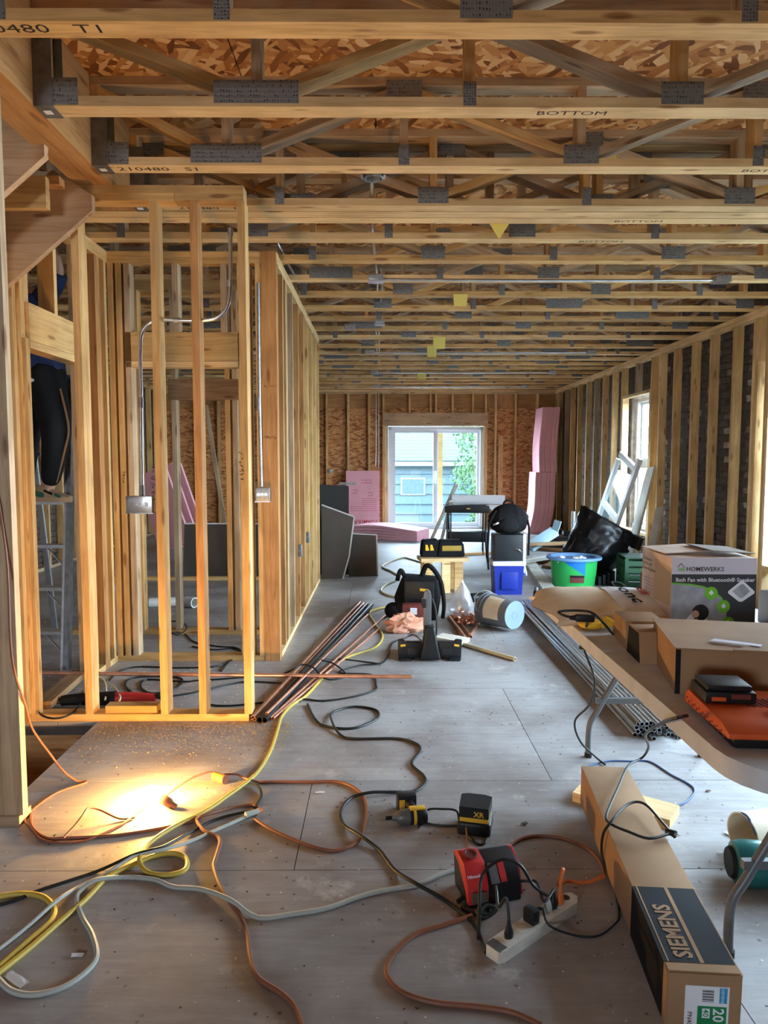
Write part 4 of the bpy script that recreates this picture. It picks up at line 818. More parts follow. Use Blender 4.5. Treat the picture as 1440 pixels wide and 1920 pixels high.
# ================================================================ BLACK FLOOR TOOL with upright arm
sw = tag(thing('chop_saw', loc=(.345, 4.90, 0)), 'black floor tool with wide base, yellow marks and an upright grey arm', 'power tool')
bm = B(); bx(bm, (-.215, -.12, .015), (.215, .14, .07)); obj('base', bm, 'black_plastic', sw, bevel=.012)
for s_ in (-1, 1):
    bm = B(); prism(bm, [(s_*.06, .03), (s_*.215, .0), (s_*.222, .14), (s_*.18, .145), (s_*.165, .125), (s_*.06, .125)][::s_], -.135, -.10, Matrix(((1, 0, 0, 0), (0, 0, 1, 0), (0, 1, 0, 0), (0, 0, 0, 1)))); bmesh.ops.recalc_face_normals(bm, faces=bm.faces[:]); f = obj('fence', bm, 'black_plastic', sw, bevel=.006)
    bm = B(); box(bm, (s_*.185, -.137, .105), (.035, .004, .014), (0, s_*.15, 0)); obj('yellow_mark', bm, 'yellow_plastic', f)
    bm = B(); box(bm, (s_*.12, -.137, .06), (.07, .006, .05)); obj('clamp_plate', bm, 'black_paint', f, bevel=.004)
    bm = B(); bx(bm, (s_*.17-.04, -.16, 0), (s_*.17+.04, .15, .018)); obj('foot', bm, 'black_rubber', sw, bevel=.005)
bm = B(); prism(bm, [(-.075, .01), (.075, .01), (.05, .12), (.03, .24), (-.035, .24), (-.05, .12)], -.17, -.05, Matrix(((1, 0, 0, 0), (0, 0, 1, 0), (0, 1, 0, 0), (0, 0, 0, 1)))); bmesh.ops.recalc_face_normals(bm, faces=bm.faces[:]); obj('pivot', bm, 'black_plastic', sw, bevel=.015, seg=3)
bm = B(); prism(bm, [(-.042, .2), (.012, .2), (.012, .44), (.004, .475), (-.018, .485), (-.038, .47), (-.045, .43)], -.10, -.07, Matrix(((1, 0, 0, 0), (0, 0, 1, 0), (0, 1, 0, 0), (0, 0, 0, 1)))); bmesh.ops.recalc_face_normals(bm, faces=bm.faces[:]); obj('arm', bm, 'grey_paint', sw, bevel=.008, seg=2)
bm = B(); bx(bm, (-.055, -.12, .36), (-.025, -.05, .42)); obj('motor', bm, 'black_plastic', sw, bevel=.01); bm = B(); tube(bm, [(.02, -.08, .42), (.045, -.08, .33), (.05, -.08, .2), (.04, -.07, .12)], .006); obj('cable', bm, 'cord_black', sw, True)
bm = B(); bx(bm, (-.15, .0, .125), (-.03, .07, .17)); obj('dust_cover', bm, 'clear_plastic', sw, bevel=.01)
o = tag(board('wood_offcut', P(822, 1194, Z=.03), P(848, 1202, Z=.02)+Vector((.1, -.02, 0)), .16, .03, 'white_board', None, (0, 1, 0)), 'white board offcut lying behind the black floor tool', 'lumber')
# ================================================================ tool backpack, red box, rag
tp = tag(thing('tool_bag', loc=(.34, 6.05, 0), rot=R(-8)), 'black upright tool bag with an orange badge on the passage floor', 'bag')
bm = B(); prism(bm, [(-.19, 0), (.16, 0), (.19, .22), (.17, .36), (-.14, .38), (-.21, .2)], -.08, .14, Matrix(((1, 0, 0, 0), (0, 0, 1, 0), (0, 1, 0, 0), (0, 0, 0, 1)))); bmesh.ops.recalc_face_normals(bm, faces=bm.faces[:]); obj('bag_body', bm, 'black_fabric', tp, bevel=.035, seg=3)
bm = B(); bx(bm, (-.12, -.125, .16), (.14, -.075, .35)); obj('front_pocket', bm, 'black_plastic', tp, bevel=.02, seg=2); bm = B(); box(bm, (.055, -.128, .275), (.075, .004, .022), (0, .1, 0)); obj('badge', bm, 'yellow_plastic', tp)
bm = B(); tube(bm, [(.02, .03, .36), (.06, .02, .46), (.12, .0, .44), (.19, -.02, .33), (.22, -.05, .15), (.21, -.05, .02)], lambda t: .024-.008*t, 8); obj('shoulder_strap', bm, 'black_fabric', tp, True)
bm = B(); tube(bm, [(-.12, .02, .35), (-.16, .0, .42), (-.19, 0, .33)], .02, 8); obj('carry_handle', bm, 'black_fabric', tp, True); bm = B(); ball(bm, (-.22, -.02, .07), .08, (1, 1, .9)); obj('side_pocket', bm, 'black_fabric', tp, True)
rb = tag(thing('hardware_box', loc=(.30, 5.76, 0), rot=R(-5)), 'dark red box with a pale label in front of the black tool bag', 'box')
bm = B(); bx(bm, (-.11, -.05, .0), (.11, .05, .19)); obj('box_body', bm, 'dark_red', rb, bevel=.006); bm = B(); bx(bm, (-.045, -.0515, .11), (.01, -.0505, .165)); obj('label', bm, 'cooler_white', rb)
def cloth_blob(nm, label, cat, loc, r, s, mat, seed, amp=.35, sub=4, rot=0):
    rgb = random.Random(seed); bm = B(); bmesh.ops.create_icosphere(bm, subdivisions=sub, radius=r)
    from mathutils import noise as nz
    for v in bm.verts:
        d = v.co.normalized(); k = 1+amp*nz.noise(d*2.1+Vector((seed, 0, 0)))+amp*.45*nz.noise(d*5+Vector((0, seed, 0)))+amp*.18*nz.noise(d*11); v.co = Vector((d.x*s[0], d.y*s[1], d.z*s[2]))*r*k
        v.co.z = max(v.co.z, -r*s[2]*.72)
    zmin = min(v.co.z for v in bm.verts)
    for v in bm.verts: v.co.z -= zmin
    o = obj(nm, bm, mat, None, True, mw=Matrix.Translation(Vector(loc)) @ Matrix.Rotation(rot, 4, 'Z')); return tag(o, label, cat)
cloth_blob('rag', 'crumpled orange and white rag on the floor before the dark red box', 'rag', (.20, 5.56, 0), .11, (1.25, .6, .75), 'rag_cloth', 4, .5)
# ================================================================ wooden stool with tool pouches
sx_, sy_s = .66, 7.36
so_ = tag(thing('wooden_stool', loc=(sx_, sy_s, 0), rot=R(6)), 'low homemade stool of pine boards with two tool pouches on top', 'stool')
for i in range(3): bm = B(); bx(bm, (-.25, -.15+i*.1, .325), (.25, -.056+i*.1, .363)); obj('seat_board', bm, 'pine_new', so_)
for x_ in (-.17, .15):
    for y_ in (-.11, .09): bm = B(); bx(bm, (x_-.045, y_-.019, 0), (x_+.045, y_+.019, .325)); obj('leg', bm, 'pine', so_)
bm = B(); bx(bm, (-.03, -.135, 0), (.06, -.097, .325)); obj('leg', bm, 'pine_new', so_)
bm = B(); bx(bm, (-.19, -.149, .03), (.0, -.13, .12)); obj('stretcher', bm, 'pine', so_); bm = B(); bx(bm, (-.16, .11, .03), (.18, .13, .12)); obj('stretcher', bm, 'pine', so_)
for (lx, w_, lb, gp) in ((-.15, .19, 'black tool pouch with a yellow corner patch, upright on the wooden stool', 0), (.06, .27, 'rounded black tool pouch with a yellow band on the wooden stool', 1)):
    t = tag(thing('tool_pouch', lb, 'bag', (sx_+lx+.02, sy_s+.02, .366), R(4))); bm = B(); prism(bm, [(-w_/2*1.1, 0), (w_/2*1.1, 0), (w_/2, .13), (w_/2*.85, .165+.02*(1-gp)), (-w_/2*.9, .17), (-w_/2, .12)], -.09, .09, Matrix(((1, 0, 0, 0), (0, 0, 1, 0), (0, 1, 0, 0), (0, 0, 0, 1)))); bmesh.ops.recalc_face_normals(bm, faces=bm.faces[:])
    obj('pouch_body', bm, 'black_fabric', t, bevel=.025, seg=3)
    if gp: bm = B(); bx(bm, (-w_*.36, -.096, .065), (w_*.40, -.088, .12)); obj('yellow_band', bm, 'yellow_dim', t, bevel=.004) if 'yellow_dim' in M else obj('yellow_band', bm, 'yellow_plastic', t, bevel=.004)
    else:
        for q in (-.06, -.01): bm = B(); prism(bm, [(q, .07), (q+.04, .07), (q+.02, .13), (q, .13)], -.097, -.09, Matrix(((1, 0, 0, 0), (0, 0, 1, 0), (0, 1, 0, 0), (0, 0, 0, 1)))); bmesh.ops.recalc_face_normals(bm, faces=bm.faces[:]); obj('yellow_patch', bm, 'yellow_plastic', t)
    bm = B(); box(bm, (0, 0, .168), (w_*.8, .13, .014)); obj('pouch_lid', bm, 'black_fabric', t, bevel=.006)
# ================================================================ folding work stand with rolled sheet, leaning strips
fs = tag(thing('folding_workbench', loc=(1.20, 9.65, 0), rot=R(-7)), 'black folding work stand on thin legs by the sliding door', 'workbench')
bm = B(); bx(bm, (-.30, -.16, .66), (.30, -.10, .76)); obj('front_jaw', bm, 'black_plastic', fs, bevel=.012); bm = B(); bx(bm, (-.30, .08, .68), (.30, .16, .76)); obj('rear_jaw', bm, 'black_plastic', fs, bevel=.012); bm = B(); bx(bm, (-.28, -.12, .26), (.28, .12, .40)); obj('lower_shelf', bm, 'black_plastic', fs, bevel=.012)
bm = B(); box(bm, (.02, -.162, .72), (.05, .004, .014)); obj('badge', bm, 'yellow_plastic', fs)
for x_ in (-.26, .26):
    for s_ in (-1, 1):
        bm = B(); tube(bm, [(x_, s_*.05, .68), (x_+.01*s_, s_*.15, .35), (x_*1.08, s_*.24, .0)], .012, 8); obj('leg', bm, 'black_paint', fs, True)
        bm = B(); tube(bm, [(x_+.04*(1 if x_ < 0 else -1), s_*.06, .68), (x_+.04*(1 if x_ < 0 else -1), s_*.2, .1)], .008, 8, 1); obj('brace', bm, 'black_paint', fs, True)
rs = tag(thing('rolled_sheet', loc=(1.36, 9.68, .765), rot=R(-9)), 'rolled white sheet lying on the black folding work stand', 'roll')
bm = B(); n_ = 26; a0 = []
for k in range(n_+1):
    a = k/n_*2.3*math.pi; r_ = .055+.012*k/n_; a0.append((r_*math.cos(a), .07+r_*math.sin(a)))
for k in range(n_):
    for s_ in (0,):
        bm.faces.new([bm.verts.new((-.36, a0[k][0], a0[k][1])), bm.verts.new((.36, a0[k][0], a0[k][1])), bm.verts.new((.36, a0[k+1][0], a0[k+1][1])), bm.verts.new((-.36, a0[k+1][0], a0[k+1][1]))])
bmesh.ops.remove_doubles(bm, verts=bm.verts[:], dist=1e-4); bmesh.ops.solidify(bm, geom=bm.faces[:], thickness=.004); obj('roll', bm, 'print_white', rs, True)
bm = B(); prism(bm, [(.10, .0), (.36, .0), (.36, -.14), (.25, -.13)], -.085, -.080, Matrix(((1, 0, 0, 0), (0, 0, 1, 0), (0, 1, 0, 0), (0, 0, 0, 1)))); bmesh.ops.recalc_face_normals(bm, faces=bm.faces[:]); obj('hanging_flap', bm, 'print_white', rs)
for (a, b_, lb) in (((P(805, 1014, Y=9.3)), P(856, 908, Y=9.60), 'long pale strip leaning on the folding work stand, reaching above it'), ((P(828, 1016, Y=9.3)), P(846, 940, Y=9.52), 'shorter pale strip leaning on the folding work stand')):
    a.z = .004; aa = P(805 if 'long' in lb else 826, 1020, Z=.01); tag(board('leaning_strip', aa, b_, .05, .02, 'white_board', None, (1, 0, 0)), lb, 'trim strip')
# ================================================================ cooler, black box, backpack
ck = tag(thing('cooler', loc=(1.32, 7.24, 0)), 'blue cooler with a white lid under the black box', 'cooler')
bm = B(); prism(bm, [(-.15, -.13), (.15, -.13), (.15, .15), (-.15, .15)], 0, .30); 
for v in bm.verts:
    if v.co.z < .1: v.co.x *= .9; v.co.y *= .9
obj('cooler_body', bm, 'cooler_blue', ck, bevel=.015); bm = B(); bx(bm, (-.17, -.15, .30), (.17, .17, .345)); obj('lid', bm, 'cooler_white', ck, bevel=.012)
bm = B(); bx(bm, (-.08, -.142, .06), (.09, -.132, .24)); obj('recess_panel', bm, 'cooler_blue', ck, bevel=.006)
bm = B(); tube(bm, [(.165, -.06, .30), (.19, -.06, .2), (.19, .05, .2), (.165, .05, .30)], .01); obj('handle', bm, 'cooler_white', ck, True)
kb2 = tag(thing('equipment_case', loc=(1.33, 7.26, .345)), 'black square box with a white edge between cooler and backpack', 'case'); bm = B(); bx(bm, (-.155, -.12, 0), (.135, .13, .27)); obj('case_body', bm, 'black_plastic', kb2, bevel=.005); bm = B(); bx(bm, (.1355, -.12, 0), (.165, .13, .275)); obj('white_edge', bm, 'cooler_white', kb2, bevel=.004); bm = B(); tube(bm, [(.05, -.121, .13), (.09, -.14, .12), (.12, -.125, .09)], .005); obj('latch', bm, 'steel', kb2, True)
bk = tag(thing('backpack', loc=(1.32, 7.25, .621)), 'black backpack slumped on top of the black box', 'backpack')
bm = B(); bmesh.ops.create_icosphere(bm, subdivisions=4, radius=1)
for v in bm.verts:
    x, y, z = v.co; k = 1-.30*max(0, z)**1.5; kx = math.copysign(abs(x)**.7, x); v.co = Vector((kx*.205*k+.01, y*.16*k, .15+z*.158)); v.co.z = max(v.co.z, .0); v.co += Vector((.008*math.sin(z*14+y*9), .006*math.sin(x*17), 0))
obj('pack_body', bm, 'black_fabric', bk, True); bm = B(); ball(bm, (-.01, -.135, .10), .1, (1.1, .5, .8)); obj('front_pocket', bm, 'black_fabric', bk, True)
for pts in ([(-.13, -.08, .24), (-.20, -.12, .12), (-.215, -.13, -.02), (-.22, -.13, -.18), (-.21, -.135, -.36)], [(.14, -.06, .24), (.20, -.09, .1), (.205, -.1, -.05), (.20, -.1, -.22)]): bm = B(); tube(bm, pts, .012, 6); obj('strap', bm, 'black_fabric', bk, True)
bm = B(); tube(bm, [(-.04, .02, .30), (-.02, .0, .335), (.04, 0, .335), (.06, .02, .30)], .01); obj('top_handle', bm, 'black_fabric', bk, True); bm = B(); tube(bm, [(-.16, -.13, .10), (-.14, -.17, .115), (-.12, -.15, .12)], .009); obj('buckle', bm, 'cooler_white', bk, True)
# ================================================================ grey bucket on its side
bu = tag(thing('bucket', loc=(.975, 5.70, .139), rot=(R(90), 0, R(36))), 'grey plastic bucket lying on its side with its base showing', 'bucket')
mB = Matrix.Translation((0, 0, -.0)); 
bm = B(); lathe(bm, [(.0, .20), (.128, .20), (.131, .19), (.146, -.06), (.150, -.10), (.156, -.10), (.156, -.115), (.150, -.12), (.150, -.14), (.156, -.145), (.156, -.16), (.148, -.165), (.143, -.16), (.124, .18), (0, .185)], 40); obj('bucket_body', bm, 'bucket_grey', bu, True)
bm = B(); lathe(bm, [(.0, .2025), (.03, .2025), (.031, .204), (.036, .204), (.037, .2025), (.118, .2025), (.122, .2035), (.128, .2035), (.128, .200)], 40); obj('base_ring', bm, 'bucket_base', bu, True)
bm = B(); n_ = 14; r1, r2 = .1375, .1478
for k in range(n_):
    a, b_ = R(105+k*95/n_), R(105+(k+1)*95/n_); bm.faces.new([bm.verts.new((rr*math.cos(t_), rr*math.sin(t_), z)) for rr, t_, z in ((r2, a, -.06), (r2, b_, -.06), (r1, b_, .12), (r1, a, .12))])
bmesh.ops.remove_doubles(bm, verts=bm.verts[:], dist=1e-4); obj('paper_label', bm, 'kraft_bag', bu, True); bm = B(); tube(bm, [(.155, 0, -.13), (.12, .12, -.19), (0, .165, -.2), (-.12, .12, -.19), (-.155, 0, -.13)], .004); obj('bail_handle', bm, 'steel', bu, True); bu.scale = (.885, .885, .885)
# ================================================================ bag of copper fittings
pb = tag(thing('plastic_bag', loc=(.70, 6.04, 0)), 'clear plastic bag standing among copper pipe fittings', 'bag')
bm = B(); bmesh.ops.create_icosphere(bm, subdivisions=3, radius=1)
from mathutils import noise as nz
for v in bm.verts:
    z = (v.co.z+1)/2; k = (1-z)**.7 if z > .25 else .9; v.co = Vector((v.co.x*.15*k+.02*z, v.co.y*.13*k, z*.34))+Vector((1, 1, 0))*.012*nz.noise(v.co*4)
obj('film', bm, 'clear_film', pb, True)
rg = random.Random(9)
def elbow_mesh(r):
    bm = B(); tube(bm, [(-.03, 0, 0), (-.008, 0, 0), (.01, .004, 0), (.018, .016, 0), (.02, .04, 0)], r, 9, 3); me = bpy.data.meshes.new('fit'); bm.to_mesh(me); bm.free(); me.shade_smooth(); me.materials.append(M['copper']); return me
em_ = [elbow_mesh(.013), elbow_mesh(.016), elbow_mesh(.010)]
for k in range(34):
    r_ = rg.uniform(0, 1)**.5; a = rg.uniform(0, 6.28); cx, cy = ((.73, 6.02) if k < 18 else (.74, 5.82)); rad = .12 if k < 18 else .07
    m = Matrix.Translation((cx+rad*r_*math.cos(a), cy+rad*.8*r_*math.sin(a), .018+(1-r_)*.09*rg.random())) @ Euler((rg.uniform(-.5, .5), rg.uniform(-.5, .5), rg.uniform(0, 6.28))).to_matrix().to_4x4()
    tag(link('copper_fitting', em_[k % 3], None, None, m), 'small copper pipe elbow in the heap around the clear plastic bag' if k < 18 else 'small copper pipe elbow scattered by the grey bucket mouth', 'pipe fitting', 'copper fittings')
for k in range(5): tag(link('copper_fitting', em_[k % 3], None, None, Matrix.Translation((1.58+.04*(k % 3), 6.60+.05*(k//3), .018+.012*(k % 2))) @ Euler((0, 0, k*1.3)).to_matrix().to_4x4()), 'small copper pipe elbow on the floor at the foot of the cooler', 'pipe fitting', 'copper fittings')
o = tag(thing('cordless_tool', loc=(.98, 6.75, 0), rot=R(20)), 'black cordless tool lying behind the clear plastic bag', 'power tool'); bm = B(); cyl(bm, (-.1, 0, .05), (.06, 0, .05), .045, 16); obj('motor_housing', bm, 'black_plastic', o, True); bm = B(); tube(bm, [(.02, .0, .05), (.08, -.02, .035), (.16, -.03, .03)], .028); obj('grip', bm, 'black_plastic', o, True); bm = B(); bx(bm, (.13, -.07, 0), (.21, .01, .06)); obj('battery', bm, 'debris_dark', o, bevel=.008)
o = tag(thing('spray_can', loc=(1.52, 6.75, 0)), 'small dark can standing on the floor beside the cooler', 'can'); bm = B(); lathe(bm, [(0, 0), (.028, 0), (.03, .01), (.03, .10), (.02, .115)], 18); obj('can_body', bm, 'black_plastic', o, True); bm = B(); lathe(bm, [(.02, .115), (.02, .14), (.012, .15), (0, .15)], 16); obj('cap', bm, 'grey_paint', o, True)
# ================================================================ green tub with debris
tu = tag(thing('plastic_tub', loc=(2.12, 7.62, 0)), 'green plastic tub with a broad blue rim full of scraps', 'tub')
bm = B(); lathe(bm, [(0, 0), (.215, 0), (.22, .01), (.235, .13), (.238, .135), (.25, .31), (.246, .31), (.21, .02), (0, .015)], 40); obj('tub_body', bm, 'green_plastic', tu, True)
bm = B(); lathe(bm, [(.248, .300), (.293, .305), (.298, .318), (.292, .332), (.25, .336), (.240, .325), (.240, .29)], 40); obj('rim', bm, 'rim_blue', tu, True)
bm = B(); lathe(bm, [(0, .27), (.243, .262)], 30); obj('fill', bm, 'debris_dark', tu, True)
def curved(bm, r0, r1, z0, z1, a0, a1, tri=False, n=10):
    for k in range(n):
        a, b_ = R(a0+(a1-a0)*k/n), R(a0+(a1-a0)*(k+1)/n); za = z0; zb = z0
        if tri: za = z1-(z1-z0)*(k/n); zb = z1-(z1-z0)*((k+1)/n)
        f = lambda z: r0+(r1-r0)*(z-.135)/.175
        bm.faces.new([bm.verts.new((f(z)*math.cos(t_), f(z)*math.sin(t_), z)) for t_, z in ((a, za), (b_, zb), (b_, z1), (a, z1))] if not (tri and k == 0) else [bm.verts.new((f(z)*math.cos(t_), f(z)*math.sin(t_), z)) for t_, z in ((b_, zb), (b_, z1), (a, z1))])
bm = B(); curved(bm, .2405, .2515, .075, .155, 246, 282); obj('warning_label', bm, 'dark_red', tu); bm = B(); curved(bm, .2408, .2518, .13, .15, 246, 282); obj('label_header', bm, 'print_black', tu)
bm = B(); curved(bm, .2405, .2515, .15, .305, 228, 284, True); obj('blue_tape', bm, 'blue_tape', tu)
for k in range(9):
    a = rg.uniform(0, 6.28); r_ = rg.uniform(.05, .2)
    cloth_blob('scrap', 'pale crumpled scrap inside the green tub' , 'scrap', (2.12+r_*math.cos(a), 7.62+r_*math.sin(a), .272), rg.uniform(.025, .05), (1, 1, .9), rg.choice(['white_paper', 'cooler_white', 'kraft_bag', 'print_white']), k, .6, 2)['group'] = 'scraps in the green tub'
# ================================================================ trash bag, crate, boxes and lumber behind
tg = tag(thing('trash_bag', loc=(2.42, 8.25, 0)), 'big black plastic trash bag with a gaping rim, leaning by the window', 'bag')
bm = B(); nr, na = 26, 48; rings = []
for i in range(nr+1):
    t = i/nr; ring = []
    for k in range(na):
        a = 6.28318*k/na; rx = .25+.09*math.sin(min(1, t*1.25)*2.4); ca, sa = math.cos(a), math.sin(a)
        wr_ = 1+.10*nz.noise(Vector((ca*1.8, sa*1.8, t*3)))+.09*nz.noise(Vector((ca*4, sa*4, t*6+3)))+.05*nz.noise(Vector((ca*9, sa*9, t*14)))
        if t > .85: wr_ += .09*nz.noise(Vector((ca*5, sa*5, 7)))
        ring.append(bm.verts.new((rx*wr_*ca+.27*t+(.10*(t-.8)*5*max(0, ca)**3 if t > .8 else 0), rx*wr_*.85*sa, max(0, t*.64-.19*ca*t**1.5+.02*nz.noise(Vector((a*3, t*4, 1)))))))
    rings.append(ring)
for i in range(nr):
    for k in range(na): bm.faces.new((rings[i][k], rings[i][(k+1) % na], rings[i+1][(k+1) % na], rings[i+1][k]))
bm.faces.new(rings[0][::-1])
inner = [bm.verts.new(Vector(((v.co.x-.27)*.9+.27, v.co.y*.9, v.co.z-.14))) for v in rings[-1]]
for k in range(na): bm.faces.new((rings[-1][k], rings[-1][(k+1) % na], inner[(k+1) % na], inner[k]))
bm.faces.new(inner); rimp = [v.co.copy() for v in rings[-1]]
obj('bag_body', bm, 'bag_plastic', tg, True)
bm = B(); tube(bm, rimp+[rimp[0]], .013, 6, 1); obj('rolled_rim', bm, 'bag_plastic', tg, True)
cr = tag(thing('plastic_crate', loc=(2.86, 7.55, 0), rot=R(-6)), 'dark green slatted plastic crate beside the trash bag', 'crate')
for i in range(4):
    z = .03+i*.075
    for a, b_ in (((-.24, -.2, z), (.24, -.185, z+.055)), ((-.24, .185, z), (.24, .2, z+.055)), ((-.24, -.2, z), (-.225, .2, z+.055)), ((.225, -.2, z), (.24, .2, z+.055))): bm = B(); bx(bm, a, b_); obj('slat', bm, 'crate_green', cr)
for x_ in (-.225, .225):
    for y_ in (-.185, .185): bm = B(); bx(bm, (x_-.018, y_-.018, 0), (x_+.018, y_+.018, .335)); obj('corner_post', bm, 'crate_green', cr)
bm = B(); bx(bm, (-.23, -.19, 0), (.23, .19, .012)); obj('bottom', bm, 'crate_green', cr); bm = B(); bx(bm, (-.235, -.195, .335), (.235, .195, .348)); obj('lid', bm, 'crate_green', cr)
o = tag(thing('small_carton', loc=(2.80, 7.05, 0), rot=R(-8)), 'plain brown carton on the floor in front of the green crate', 'box'); bm = B(); bx(bm, (-.13, -.1, 0), (.13, .12, .22)); obj('box_body', bm, 'cardboard', o, bevel=.003); bm = B(); box(bm, (-.07, 0, .232), (.13, .2, .003), (0, .35, 0)); obj('top_flap', bm, 'cardboard', o)
o = tag(thing('black_crate', loc=(2.46, 7.80, 0), rot=R(0)), 'low black slatted rack on the floor between green tub and crate', 'crate')
for i in range(4): bm = B(); bx(bm, (-.06+i*.05, -.16, .0), (-.028+i*.05, .14, .1+.02*i)); obj('slat', bm, 'black_plastic', o)
LG = 'lumber heap beyond the green tub'
for (a, b_, w_, t_, mt, lb) in ((P(992, 1052, Z=.02), P(1034, 1112, Z=.02), .14, .03, 'white_board', 'wide white board on the floor between cooler and green tub'),
    ((1.75, 10.45, .10), (3.3, 10.6, .12), .09, .038, 'pine', 'pine stick lying crosswise on the lumber heap below the foam'), ((1.9, 10.35, .12), (3.35, 10.5, .155), .09, .038, 'fir_dark', 'dark board lying across the lumber heap'),
    ((1.75, 9.55, .03), (2.75, 9.1, .06), .09, .038, 'pine_grey', 'grey stick slanting across the lumber heap'), ((1.8, 8.95, .07), (2.7, 9.6, .1), .09, .038, 'white_board', 'pale stick crossing the grey one on the lumber heap'), ((2.0, 9.4, .02), (3.1, 8.9, .02), .14, .03, 'fir_dark', 'dark plank flat on the floor under the lumber heap'),
    ((2.3, 10.8, .02), (3.25, 10.0, .05), .09, .038, 'pine_red', 'reddish stick at the back of the lumber heap'), ((1.0, 10.05, .02), (2.0, 10.35, .02), .09, .03, 'pine_red', 'reddish plank on the floor behind the folding work stand'), ((2.15, 8.85, .02), (2.5, 9.3, .04), .2, .03, 'fir_dark', 'short dark panel near the foot of the trash bag')):
    tag(board('lumber', a, b_, w_, t_, mt, None, (0, 1, 0) if abs(b_[0]-a[0]) > abs(b_[1]-a[1]) else (1, 0, 0)), lb, 'lumber', LG)
for k, (lx, ly, sx, sy, sz, mt, rz, lb) in enumerate(((2.70, 10.9, .55, .25, .16, 'black_plastic', .2, 'flat black plastic scrap piece on the floor under the pink foam'), (3.08, 11.32, .5, .3, .22, 'black_plastic', -.1, 'black plastic tray on the lumber heap by the studs'), (3.18, 10.6, .3, .2, .28, 'black_plastic', .1, 'tall black plastic piece against the right wall studs'))):
    o = tag(thing('plastic_scrap', lb, 'scrap', (lx, ly, 0), rz)); bm = B(); bx(bm, (-sx/2, -sy/2, 0), (sx/2, sy/2, sz*.6)); obj('tray', bm, mt, o, bevel=.02); bm = B(); box(bm, (.05, -.03, sz*.8), (sx*.7, sy*.5, sz*.25), (.2, .15, 0)); obj('flap', bm, mt, o, bevel=.01)
o = tag(thing('insulation_wrap', loc=(2.47, 10.55, .17), rot=(R(25), R(-30), R(12))), 'pale blue folded packaging film on the black scraps', 'packaging'); bm = B(); bx(bm, (-.25, -.1, 0), (.22, .1, .06)); obj('folded_film', bm, 'aqua_paper', o, bevel=.01); bm = B(); box(bm, (.26, 0, .09), (.2, .12, .01), (0, -.7, .3)); obj('loose_flap', bm, 'aqua_paper', o)
pipe('conduit_stub', (2.93, 10.6, 0), (2.93, 10.6, .6), .03, 'steel_dull', 'grey metal conduit stub standing at the right wall studs')
# ================================================================ leaning window sash, plank by the window
ws = tag(thing('window_sash', loc=(2.93, 8.95, 0)), 'white window sash leaning against the studs beside the window', 'window sash')
def lean(n0, t_, w0, w1, name, mat, par, off=0, th=.05):  # strip in the leaning plane: u across, v up
    o0 = Vector((2.86, 9.78, 0.02)); u = Vector((.05, -1, 0)).normalized(); v = Vector((.27, -.42, 1.28)).normalized(); nn = u.cross(v)
    a = o0+u*((n0[0]+n0[1])/2)+v*w0+nn*off; b_ = o0+u*((n0[0]+n0[1])/2)+v*w1+nn*off
    return board(name, a, b_, n0[1]-n0[0], th, mat, par, u)
for (n0, w0, w1, nm, mt, off, th) in (((0, .07), 0, 1.47, 'stile', 'white_vinyl', 0, .05), ((.68, .75), 0, 1.47, 'stile', 'white_vinyl', 0, .05), ((.07, .68), 1.40, 1.47, 'top_rail', 'white_vinyl', 0, .05), ((.07, .68), 0, .09, 'bottom_rail', 'white_vinyl', 0, .05), ((.07, .68), .70, .77, 'check_rail', 'white_vinyl', 0, .05), ((.07, .68), .09, .70, 'pane', 'window_glass', 0, .006), ((.07, .68), .77, 1.40, 'pane', 'window_glass', 0, .006)): lean(n0, 0, w0, w1, nm, mt, ws, off, th)
tag(board('leaning_plank', (3.05, 8.62, .02), (3.42, 8.86, 1.28), .22, .03, 'white_board', None, (0, 1, 0)), 'wide pale plank leaning upright beside the window opening', 'lumber'); tag(board('leaning_plank', (3.2, 8.33, .02), (3.41, 8.52, .8), .2, .03, 'white_board', None, (0, 1, 0)), 'shorter pale plank leaning under the window next to the wide one', 'lumber')
# ================================================================ pink foam
def foam_stack(nm, label, base, d, w, L, n, t, tilt, wav=0., group=None):
    o = tag(thing(nm, label, 'insulation', base, group=group)); return o
def foam_sheet_mesh(w, L, t, wav):
    bm = B(); n_ = 8; vs = []
    for i in range(n_+1):
        z = L*i/n_; y = wav*math.sin(i/n_*math.pi*1.4)
        vs.append([bm.verts.new((sx*w/2, y+sy*t/2, z)) for sx, sy in ((-1, -1), (1, -1), (1, 1), (-1, 1))])
    for i in range(n_):
        for k in range(4): bm.faces.new((vs[i][k], vs[i][(k+1) % 4], vs[i+1][(k+1) % 4], vs[i+1][k]))
    bm.faces.new(vs[0][::-1]); bm.faces.new(vs[-1]); me = bpy.data.meshes.new('foam'); bm.to_mesh(me); bm.free(); me.materials.append(M['foam_pink']); return me
FG = 'pink foam boards stacked on end by the right wall'
for (z0, L, n, x, lean_, wv, lb) in ((0, 1.15, 7, 2.79, .14, .035, 'pink foam board in the lower bundle standing by the right wall'), (1.15, 1.19, 6, 2.98, .02, -.02, 'pink foam board in the upper bundle standing on another pink bundle')):
    me = foam_sheet_mesh(.58, L, .049, wv)
    for k in range(n): tag(link('foam_board', me, None, None, Matrix.Translation((x+k*.0535, 13.32+.012*math.sin(k*2.3), z0+.004)) @ Matrix.Rotation(lean_, 4, 'Y') @ Matrix.Rotation(R(-90), 4, 'Z')), lb, 'insulation', FG)
fsb = tag(thing('foam_board', loc=(P(680, 985, Y=13.6).x, 13.55, 0)), 'tall pink foam board with red print leaning left of the sliding door', 'insulation')
bm = B(); bx(bm, (-.33, 0, 0), (.33, .05, 1.20)); fo = obj('sheet', bm, 'foam_pink', fsb, mw=Matrix.Rotation(R(-14), 4, 'X'))
